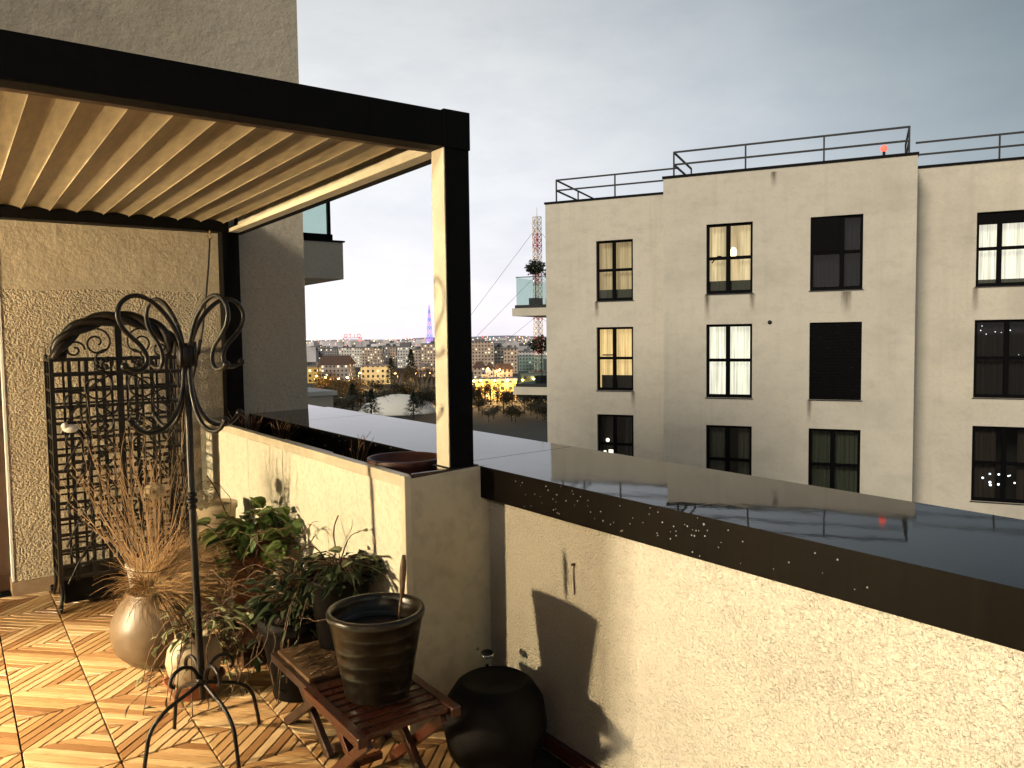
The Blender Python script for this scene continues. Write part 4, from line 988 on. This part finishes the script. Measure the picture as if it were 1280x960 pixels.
q = MB(); q.v = [(-6,0,-3.5),(-.01,0,0),(-.01,6,0),(-6,6,-3.5),(-6,0,-18.8),(-.01,0,-18.8),(-.01,6,-18.8),(-6,6,-18.8)]; q.f = [(0,1,2,3),(4,5,1,0),(5,6,2,1),(6,7,3,2),(7,4,0,3),(7,6,5,4)]; q.m = [0]*6; q.uv = [None]*6; q.sm = [False]*6; q.build('roof_body', M['concrete'], lr)

# ------------------------------------------------------------------ the city
def az(px): return yaw + math.atan((px-640)/980.3)
def hor(px): return 421.8 - .013*(px-640)
def at(px, depth): a = az(px); D = depth/math.cos(a-yaw); return Vector((math.sin(a)*D, math.cos(a)*D, 0))
def zat(px, y, depth): return H - (y-hor(px))/980.3*depth
CW = {
 'pale': city_wall('pale_block_wall', (.80,.76,.68), (1,.85,.6), .20, 1.3, 2.6, 2.8, .42, .42), 'brown': city_wall('brown_block_wall', (.56,.45,.37), (1,.78,.45), .22, 1.6, 2.6, 2.8, .45, .42),
 'grey': city_wall('grey_block_wall', (.66,.65,.64), (1,.85,.6), .24, 1.5, 2.6, 2.8, .45, .42), 'yellow': city_wall('yellow_block_wall', (.75,.66,.40), (1,.78,.42), .06, 1.2, 3.0, 3.2, .45, .5),
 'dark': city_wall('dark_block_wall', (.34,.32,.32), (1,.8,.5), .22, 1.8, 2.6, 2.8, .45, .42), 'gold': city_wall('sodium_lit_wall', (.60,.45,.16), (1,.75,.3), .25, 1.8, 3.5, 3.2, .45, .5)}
M['roofgrey'] = simple('grey_roof_felt', (.16,.16,.17), .9); M['roofbrown'] = simple('brown_roof_tiles', (.10,.06,.045), .9, 0, .35, 1)
def city_block(x0, x1, ytop, depth, wm, label, thick=None, roof='flat', rot=None, pent=False, yb=None):
    p0, p1 = at(x0, depth), at(x1, depth); w = (p1-p0).length; c = (p0+p1)/2; ztop = zat((x0+x1)/2, ytop, depth)
    ang = math.atan2(p1.y-p0.y, p1.x-p0.x); th = thick or max(10, w*.45); h = ztop-GZ
    t = empty('city_building', (c.x, c.y, GZ), ang); tag(t, label, 'building')
    q = MB()
    for (a, b_) in (((-w/2,0),(w/2,0)), ((w/2,0),(w/2,th)), ((w/2,th),(-w/2,th)), ((-w/2,th),(-w/2,0))):
        l = math.hypot(b_[0]-a[0], b_[1]-a[1])
        q.face([(a[0],a[1],0),(b_[0],b_[1],0),(b_[0],b_[1],h),(a[0],a[1],h)], 0, [(0,0),(l,0),(l,h),(0,h)])
    q.build('walls', CW[wm], t)
    q = MB()
    if roof == 'flat':
        q.box(-w/2-.3, w/2+.3, -.3, th+.3, h+.01, h+.9)
        rc = random.Random(int(x0)); 
        for k in range(3): xx = rc.uniform(-w/2+2, w/2-3); q.box(xx, xx+rc.uniform(1.5,3.5), th*.3, th*.3+3, h+.91, h+rc.uniform(1.8,3.4))
        if pent: q.box(-w*.32, w*.40, th*.1, th*.7, h+.91, h+4.6)
    else:
        rh = min(6, th*.3); q.face([(-w/2-.5,-.5,h),(w/2+.5,-.5,h),(w/2-1.5,th/2,h+rh),(-w/2+1.5,th/2,h+rh)]); q.face([(w/2+.5,th+.5,h),(-w/2-.5,th+.5,h),(-w/2+1.5,th/2,h+rh),(w/2-1.5,th/2,h+rh)])
        q.face([(w/2+.5,-.5,h),(w/2+.5,th+.5,h),(w/2-1.5,th/2,h+rh)]); q.face([(-w/2-.5,th+.5,h),(-w/2-.5,-.5,h),(-w/2+1.5,th/2,h+rh)]); q.face([(-w/2-.5,-.5,h-.02),(-w/2-.5,th+.5,h-.02),(w/2+.5,th+.5,h-.02),(w/2+.5,-.5,h-.02)])
    q.build('roof', M['roofgrey'] if roof == 'flat' else M['roofbrown'], t)
    return t
city_block(424, 453, 435, 780, 'pale', 'long pale block of flats left of the brown block', 16)
city_block(453, 468, 434.5, 760, 'brown', 'reddish brown block of flats right of the pale one', 16)
city_block(468.5, 478, 436, 735, 'brown', 'narrow brown block next to the grey tower', 14)
city_block(479, 487, 433, 800, 'dark', 'slim dark block between brown and grey flats', 14)
city_block(488, 496, 434, 790, 'brown', 'narrow brown block left of the grey block with the penthouse', 14)
city_block(497, 515, 434, 740, 'grey', 'grey block of flats with a flat topped penthouse', 18, pent=True)
city_block(516, 526, 437, 730, 'brown', 'low brown block right of the grey penthouse block', 14)
city_block(527, 546, 430.5, 700, 'brown', 'tall brown block beside the pergola post', 18)
city_block(386, 404, 434, 1000, 'dark', 'far dark block of flats at the wall corner', 18)
city_block(405, 423, 436, 940, 'dark', 'far dark block with scattered lit windows', 18)
city_block(451, 488, 458, 480, 'yellow', 'five storey pale yellow building among bare trees', 12, pent=False)
city_block(396, 437, 456, 520, 'dark', 'dark hall with a brown hipped roof under the far blocks', 20, roof='hip')
city_block(384, 396, 459, 500, 'gold', 'small orange lit house at the wall corner', 12)
city_block(519, 545, 459, 560, 'brown', 'low brown row house behind the tall conifer', 12)
city_block(590, 618, 427.5, 640, 'brown', 'big brown block with many lit windows right of the post', 18, pent=False)
city_block(618.5, 629, 434, 660, 'pale', 'narrow pale block right of the big brown block', 14)
city_block(630, 648, 436, 600, 'brown', 'brown block behind the lower balcony', 16)
city_block(649, 668, 440, 640, 'grey', 'grey block behind the antenna mast', 16)
city_block(592, 606, 460, 520, 'dark', 'small dark house with a brown roof right of the post', 14, roof='hip')
city_block(607, 617, 461, 500, 'pale', 'small pale house with a gabled brown roof', 12, roof='hip')
city_block(618, 641, 462, 480, 'brown', 'row of low brown houses above the golden building', 12, roof='hip')
city_block(594, 646, 476, 350, 'gold', 'long golden lit school building right of the pergola post', 14)
city_block(652, 690, 470, 380, 'gold', 'golden lit low building behind the lower balcony', 14)
# far band of roofs and lights up to the horizon: nobody can count it
q = MB(); rc = random.Random(77)
for i in range(340):
    px = rc.uniform(330, 760); dep = rc.uniform(1000, 4200); p = at(px, dep); w = rc.uniform(10, 34); hh_ = rc.uniform(8, 27); a = rc.uniform(0, PI)
    q.box(-w, w, -8, 8, GZ, GZ+hh_, 0, Matrix.Translation(p) @ Matrix.Rotation(a, 4, 'Z'))
q.build('distant_rooftops', simple('distant_masonry', (.66,.62,.62), .9, 0, .4, .02), kind='stuff')
q = MB()
for i in range(520):
    px = rc.uniform(330, 760); dep = rc.uniform(620, 3800); p = at(px, dep); r = dep*.00042*rc.uniform(.6,1.5)
    q.ball((p.x, p.y, GZ+rc.uniform(6, 30)), r, mi=rc.choice((0,0,0,1,1,2)), n=6)
q.build('distant_lights', [emit('far_warm_light', (1,.62,.26), 5), emit('far_white_light', (1,.9,.7), 5), emit('far_red_light', (1,.2,.12), 4)], kind='stuff')
# hills on the horizon
q = MB(); prev = None
for i in range(121):
    a = R(-45) + R(140)*i/120; d = 8500; h = 4+10*math.sin(i*.21)+8*math.sin(i*.47+1)+5*math.sin(i*1.3)
    p = [(math.sin(a)*d, math.cos(a)*d, GZ-3), (math.sin(a)*(d+700), math.cos(a)*(d+700), h), (math.sin(a)*(d+3000), math.cos(a)*(d+3000), GZ-3)]
    if prev:
        q.face([prev[0], p[0], p[1], prev[1]], 0, None, True); q.face([prev[1], p[1], p[2], prev[2]], 0, None, True)
    prev = p
q.build('hills', simple('far_hills', (.34,.34,.42), 1), kind='structure')
# red rooftop sign far off (unreadable rings of neon)
sg = empty('rooftop_sign', (*at(442, 1150).xy, GZ), -az(442)); tag(sg, 'red neon letters glowing on a roof above the pale block', 'sign')
q = MB(); 
for x in (-13, 13): q.box(x-.3, x+.3, -.3, .3, 0, 30)
q.box(-14, 14, -.2, .2, 29.5, 30.2); q.build('frame', M['rail'], sg)
E_red = emit('red_neon', (1,.10,.07), 2.6)
for k, (dx, dz, kind) in enumerate(((-10,33,'o'),(-3.5,33,'t'),(3,33,'i'),(9,33,'o'),(11,27,'b'))):
    q = MB()
    if kind in 'ob': q.tube([(dx+2.1*math.cos(a), 0, dz+2.4*math.sin(a)) for a in [i*PI/8 for i in range(17)]], .55, 6)
    else:
        q.box(dx-.5, dx+.5, -.4, .4, dz-2.6, dz+2.6)
        if kind == 't': q.box(dx-2.2, dx+2.2, -.41, .41, dz+1.7, dz+2.61)
    q.build('neon_letter', E_red, sg)
for (px, y, dep, lab) in ((509, 424, 748, 'red aircraft warning light on the grey penthouse'), (604, 421.5, 648, 'red aircraft warning light on the big brown block')):
    p = at(px, dep); z = zat(px, y, dep); t = empty('roof_beacon', (p.x, p.y, z)); tag(t, lab, 'beacon')
    q = MB(); q.tube([(0,0,-4),(0,0,0)], .15, 6); q.build('pole', M['rail'], t); q = MB(); q.ball((0,0,.6), .8, n=10); q.build('lamp', E_red, t)
# antenna mast
mp_ = at(673.5, 430); ms = empty('antenna_mast', (mp_.x, mp_.y, GZ)); tag(ms, 'tall red and white lattice antenna mast behind the cream block', 'mast')
ztop = zat(673, 273, 430)-GZ; nseg = 30; cols = [M['mred'] if False else None]
M['mred'] = simple('mast_red', (.42,.08,.05), .6); M['mwhite'] = simple('mast_white', (.65,.62,.58), .6)
q = MB(); w0 = 1.7
for k in range(nseg):
    z0, z1 = ztop*k/nseg, ztop*(k+1)/nseg; mi = (k//3) % 2
    cs4 = [(w0,w0),(-w0,w0),(-w0,-w0),(w0,-w0)]
    for i in range(4):
        a, c = cs4[i], cs4[(i+1)%4]
        q.bar((*a, z0), (*a, z1), .36, mi=mi); q.bar((*a, z0), (*c, z1), .20, mi=mi); q.bar((*c, z0), (*a, z1), .20, mi=mi); q.bar((*a, z1), (*c, z1), .20, mi=mi)
q.build('lattice', [M['mred'], M['mwhite']], ms)
q = MB(); q.tube([(0,0,ztop),(0,0,ztop+5)], .14, 6)
for k in range(5): q.box(-2.8, -2.1, -.7, .7, ztop-4-k*5, ztop-2-k*5)
q.build('antennas', M['mwhite'], ms)
q = MB()
for sgn in (-1, 1):
    for zf, dd in ((.93,66),(.66,60),(.42,48)):
        q.tube([(sgn*1, 0, ztop*zf), tuple(Vector((0,0,ztop*.02)) + rightv*sgn*dd - fwdv*4)], .085, 4)
q.build('guy_wire', M['rail'], ms)
# blue lit spire
bp = at(538, 900); bs = empty('lattice_spire', (bp.x, bp.y, GZ)); tag(bs, 'slender lattice spire lit blue and violet beside the pergola post', 'tower')
zt_ = zat(538, 382, 900)-GZ; q = MB()
for k in range(14):
    t0, t1 = k/14, (k+1)/14; wa, wb = 3.4*(1-t0)+.3, 3.4*(1-t1)+.3; c0 = [(wa,wa),(-wa,wa),(-wa,-wa),(wa,-wa)]; c1 = [(wb,wb),(-wb,wb),(-wb,-wb),(wb,-wb)]
    for i in range(4):
        q.bar((*c0[i], zt_*t0), (*c1[i], zt_*t1), .55, mi=k%2); q.bar((*c0[i], zt_*t0), (*c1[(i+1)%4], zt_*t1), .35, mi=k%2)
q.build('lattice', [emit('blue_tower_light', (.22,.22,1), .9), emit('violet_tower_light', (.5,.3,.95), .9)], bs)
# inflated sports dome
dm = at(497, 245); zd = 1
def dome(px, dep, wpx, hpx, label, sx=1):
    p = at(px, dep); w = wpx/980.3*dep/2; h = hpx/980.3*dep; t = empty('sports_dome', (p.x, p.y, GZ-.3), -az(px)); tag(t, label, 'dome'); q = MB()
    q.lathe([(w*math.cos(a), h*math.sin(a)) for a in [i*PI/2/12 for i in range(13)]], n=40); o = q.build('membrane', M['white'], t); o.scale = (1, .6, 1)
dome(497, 290, 98, 25, 'large pale inflated dome beyond the coping'); dome(456, 283, 22, 11, 'small pale dome left of the large one')
# trees
def crown_mesh(kind, seed):
    ra = random.Random(seed); q = MB()
    if kind == 'conifer':
        for i in range(900):
            t = ra.random()**.8; r = (1-t)*.30*(.5+.5*ra.random())*(1+.25*math.sin(t*40)); a = ra.uniform(0, 2*PI); c = Vector((math.cos(a)*r, math.sin(a)*r, .08+.92*t)); d = Vector((math.cos(a), math.sin(a), -.5)).normalized(); s_ = Vector((-math.sin(a), math.cos(a), 0))*.018
            q.face([c-s_, c+s_, c+d*.07])
    elif kind == 'bare':
        def br(p, d, l, r, lv):
            e = p+d*l; q.tube([p, (p+e)/2+Vector((ra.uniform(-.02,.02), ra.uniform(-.02,.02), 0)), e], [r, r*.8, r*.6], 4, 0, False)
            if lv < 4:
                for k in range(3): br(p+(e-p)*ra.uniform(.45,1), (d+Vector((ra.uniform(-.7,.7), ra.uniform(-.7,.7), ra.uniform(-.1,.5)))).normalized(), l*ra.uniform(.5,.78), r*.55, lv+1)
        for k in range(4): br(Vector((0,0,.22)), Vector((ra.uniform(-.5,.5), ra.uniform(-.5,.5), 1)).normalized(), .27, .014, 0)
    else:
        lobes = [Vector((ra.uniform(-.25,.25), ra.uniform(-.25,.25), ra.uniform(.3,.78))) for k in range(9)]
        for i in range(1000):
            c = ra.choice(lobes) + Vector((ra.gauss(0,.10), ra.gauss(0,.10), ra.gauss(0,.09))); a = Vector((ra.gauss(0,1), ra.gauss(0,1), ra.gauss(0,1))).normalized(); b2 = a.orthogonal().normalized(); s_ = .028
            q.face([c-a*s_, c+b2*s_*.7, c+a*s_, c-b2*s_*.7])
    return q
M['treebark'] = simple('winter_bark', (.035,.025,.018), .95); M['conif'] = leafmat('conifer_needles', (.008,.014,.008), (.025,.035,.018), .1); M['bushleaf'] = leafmat('dull_leaves', (.02,.02,.009), (.06,.05,.022), .1); M['goldleaf'] = leafmat('lamp_lit_leaves', (.10,.06,.015), (.22,.14,.03), .3)  # golden leaves carry the street lamps' light in their colour
PT = {}
def tree(kind, px, dep, hgt, wide, label, group=None):
    p = at(px, dep)
    if kind not in PT:
        t = empty('tree', (p.x, p.y, GZ)); q = MB(); q.tube([(0,0,0),(.005,0,.2),(0,.004,.45),(0,0,.8)], [.02,.016,.012,.004], 7); q.build('trunk', M['treebark'], t)
        crown_mesh('bush' if kind == 'gold' else kind, len(PT)+3).build('crown', M[{'conifer':'conif','bare':'treebark','bush':'bushleaf','gold':'goldleaf'}[kind]], t); PT[kind] = t
    else: t = copy_tree(PT[kind])
    t.location = (p.x, p.y, GZ); t.scale = (wide*hgt, wide*hgt, hgt); t.rotation_euler = (0,0,random.uniform(0,6.28)); tag(t, label, 'tree', group); return t
tree('conifer', 514, 430, 22, 1.0, 'tallest dark conifer right of the yellow building')
tree('conifer', 489, 440, 17, 1.0, 'slim dark conifer touching the yellow building')
tree('conifer', 463, 262, 11, 1.5, 'dark spreading conifer in front of the small dome')
tree('conifer', 516, 268, 9.5, 1.5, 'bushy dark conifer in front of the large dome')
tree('conifer', 440, 300, 11, 1.6, 'dark conifer left of the small dome')
for i, (px, dep, h) in enumerate(((498,400,17),(503,395,18),(508,402,16),(520,398,18),(525,392,17),(530,405,16),(535,396,18),(541,390,17))):
    tree('bare', px, dep, h, .8, 'bare winter tree in the row behind the large dome', 'bare trees in the row behind the dome')
for i, (px, dep, h) in enumerate(((402,370,11),(413,350,12),(424,340,12),(434,345,11),(446,350,11))):
    tree('gold', px, dep, h, 1.1, 'tree lit golden by the street lamps left of the yellow building', 'golden lit trees left of the yellow building')
for i, (px, dep, h) in enumerate(((396,300,9),(408,290,10),(420,285,9),(431,280,9),(450,300,9),(474,305,10),(484,310,9),(533,310,10),(543,300,9))):
    tree('bush', px, dep, h, 1.3, 'dull dark tree in the belt around the domes', 'dark trees around the domes')
rb = random.Random(9)
for i in range(9):
    tree('bush', rb.uniform(388,548), rb.uniform(285,380), rb.uniform(7,12), 1.3, 'dull dark tree in the belt around the domes', 'dark trees around the domes')
for i in range(9):
    tree('bush', rb.uniform(590,690), rb.uniform(255,300), rb.uniform(5,8), 1.3, 'dark tree along the lawn right of the pergola post', 'dark trees along the lawn')
for i, (px, dep, h) in enumerate(((598,290,12),(629,285,10),(640,300,9),(655,280,11),(664,290,11),(675,285,11),(682,295,10))):
    tree('bush', px, dep, h, 1.1, 'dark tree along the lawn right of the pergola post', 'dark trees along the lawn')
for i, (px, dep, h) in enumerate(((606,325,11),(613,322,13),(621,328,12),(646,330,11))):
    tree('bare', px, dep, h, 1.0, 'bare lit tree before the golden school building', 'bare trees before the golden building')
# street lamps of the city
E_sod = emit('sodium_lamp', (1,.60,.20), 30)
SL = None
def street_lamp(px, dep, label, hgt=9, power=0, group=None):
    global SL
    p = at(px, dep)
    if SL is None:
        t = empty('street_lamp', (p.x, p.y, GZ)); q = MB(); q.tube([(0,0,0),(0,0,hgt)], [.10,.06], 6); q.tube([(0,0,hgt),(.8,0,hgt+.25),(1.5,0,hgt+.2)], .05, 5); q.build('pole', M['rail'], t)
        q = MB(); q.ball((1.5,0,hgt+.1), .55, n=8, sz=.7); q.build('lamp_head', E_sod, t); SL = t
    else: t = copy_tree(SL)
    t.location = (p.x, p.y, GZ); t.rotation_euler = (0,0,random.uniform(0,6.28)); tag(t, label, 'street lamp', group)
    if power:
        l = bpy.data.lights.new('street_light', 'POINT'); l.energy = power; l.color = (1,.56,.18); l.shadow_soft_size = .6
        o = bpy.data.objects.new('lamp_glow', l); COL.objects.link(o); o.parent = t; o.location = (0,0,hgt-1.0)
for px, dep, pw_ in ((393,400,16000),(408,385,20000),(421,372,20000),(436,380,20000),(448,430,14000)):
    street_lamp(px, dep, 'orange street lamp left of the yellow building', 9, pw_, 'street lamps left of the yellow building')
for px, dep, pw_ in ((497,420,5000),(517,415,5000),(536,420,5000)):
    street_lamp(px, dep, 'orange street lamp among the bare row of trees', 9, pw_, 'street lamps among the bare trees')
for px, dep, pw_ in ((591,335,5000),(603,338,5000),(617,334,5000),(632,338,5000),(650,340,5000),(668,345,5000)):
    street_lamp(px, dep, 'orange street lamp along the golden school building', 9, pw_, 'street lamps along the golden building')
for px, dep, pw_ in ((612,470,5000),(628,450,5000),(430,560,5000),(475,520,5000)):
    street_lamp(px, dep, 'far orange street lamp between the houses and flats', 9, pw_, 'far street lamps between the houses')
# street and lawn strips
q = MB(); a0, a1 = at(300, 385), at(800, 330); dd = (a1-a0).normalized(); nn_ = Vector((-dd.y, dd.x, 0))
q.face([tuple(a0-nn_*7+Vector((0,0,GZ+.02))), tuple(a1-nn_*7+Vector((0,0,GZ+.02))), tuple(a1+nn_*7+Vector((0,0,GZ+.02))), tuple(a0+nn_*7+Vector((0,0,GZ+.02)))])
q.build('street', simple('wet_asphalt', (.05,.048,.045), .4, 0, .3, .2), kind='structure')

# ------------------------------------------------------------------ sky and light
w = bpy.data.worlds.new('World'); scene.world = w; w.use_nodes = True; nt = w.node_tree
bg = nt.nodes['Background']; bg.inputs[1].default_value = 1.0
SUN_EL, SUN_AZ = R(26), R(-112)                       # afterglow in the west-south-west, behind the flat (azimuth from +Y towards +X)
sky = N(nt, 'ShaderNodeTexSky'); sky.sky_type = 'NISHITA'; sky.sun_disc = False; sky.sun_elevation = SUN_EL; sky.sun_rotation = SUN_AZ
sky.air_density = 1.4; sky.dust_density = 3.0; sky.ozone_density = 1.5
tc = N(nt, 'ShaderNodeTexCoord'); sp = N(nt, 'ShaderNodeSeparateXYZ'); L(nt, tc.outputs['Generated'], sp.inputs[0])
el = sp.outputs[2]
mpn = N(nt, 'ShaderNodeMapping'); mpn.inputs['Scale'].default_value = (1, 1, 2.6); L(nt, tc.outputs['Generated'], mpn.inputs[0])
cl = N(nt, 'ShaderNodeTexNoise', Scale=3.2, Detail=7.0, Roughness=.56, Distortion=.25); L(nt, mpn.outputs[0], cl.inputs['Vector'])
cl2 = N(nt, 'ShaderNodeTexNoise', Scale=9.0, Detail=6.0, Roughness=.6); L(nt, mpn.outputs[0], cl2.inputs['Vector'])
cov = ramp(nt, cl.outputs['Fac'], [(.38, (.90,.90,.90)), (.62, (1,1,1))])
# overcast dusk layer: bright lavender near the horizon to the north, slate grey higher up and to the east
grad = ramp(nt, el, [(0, (1.02,.96,1.04)), (.06, (1.02,.99,1.08)), (.16, (.92,.94,.99)), (.28, (.84,.86,.885)), (.42, (.63,.655,.675)), (.6, (.40,.43,.45)), (.9, (.22,.25,.27))])
east = N(nt, 'ShaderNodeVectorMath', operation='DOT_PRODUCT'); L(nt, tc.outputs['Generated'], east.inputs[0]); east.inputs[1].default_value = Vector((math.sin(R(85)), math.cos(R(85)), .42)).normalized()
dk_ = ramp(nt, east.outputs['Value'], [(.45, (1.10,1.09,1.08)), (.70, (.96,.97,.98)), (.86, (.68,.72,.75)), (.96, (.32,.38,.41)), (1.0, (.19,.24,.265))])
layer = mixc(nt, 1.0, grad, dk_, 'MULTIPLY')
lum = ramp(nt, cl2.outputs['Fac'], [(.35, (.96,.96,.965)), (.62, (1.04,1.035,1.02))])
layer = mixc(nt, 1.0, layer, lum, 'MULTIPLY')
back = N(nt, 'ShaderNodeVectorMath', operation='DOT_PRODUCT'); L(nt, tc.outputs['Generated'], back.inputs[0]); back.inputs[1].default_value = (math.sin(R(28)), math.cos(R(28)), 0)
layer = mixc(nt, 1.0, layer, ramp(nt, math_(nt, 'MULTIPLY_ADD', back.outputs['Value'], .5, .5), [(.30, (.36,.37,.38)), (.72, (1,1,1))]), 'MULTIPLY')
nsk = mixc(nt, 1.0, sky.outputs[0], (.10,.10,.10), 'MULTIPLY')
L(nt, mixc(nt, math_(nt, 'MULTIPLY', cov, .97), nsk, layer), bg.inputs[0])
sun = bpy.data.lights.new('sun', 'SUN'); sun.energy = 2.05; sun.angle = R(14); sun.color = (1,.91,.76)
so = bpy.data.objects.new('sun', sun); COL.objects.link(so)
dv = Vector((-math.sin(SUN_AZ)*math.cos(SUN_EL), -math.cos(SUN_AZ)*math.cos(SUN_EL), -math.sin(SUN_EL)))
so.rotation_euler = dv.to_track_quat('-Z', 'Y').to_euler()

scene.view_settings.view_transform = 'Standard'; scene.view_settings.look = 'None'; scene.view_settings.exposure = 0; scene.view_settings.gamma = 1
scene.cycles.use_denoising = True
scene.cycles.max_bounces = 6; scene.cycles.diffuse_bounces = 1; scene.cycles.glossy_bounces = 3; scene.cycles.transparent_max_bounces = 12
scene.cycles.sample_clamp_indirect = 6
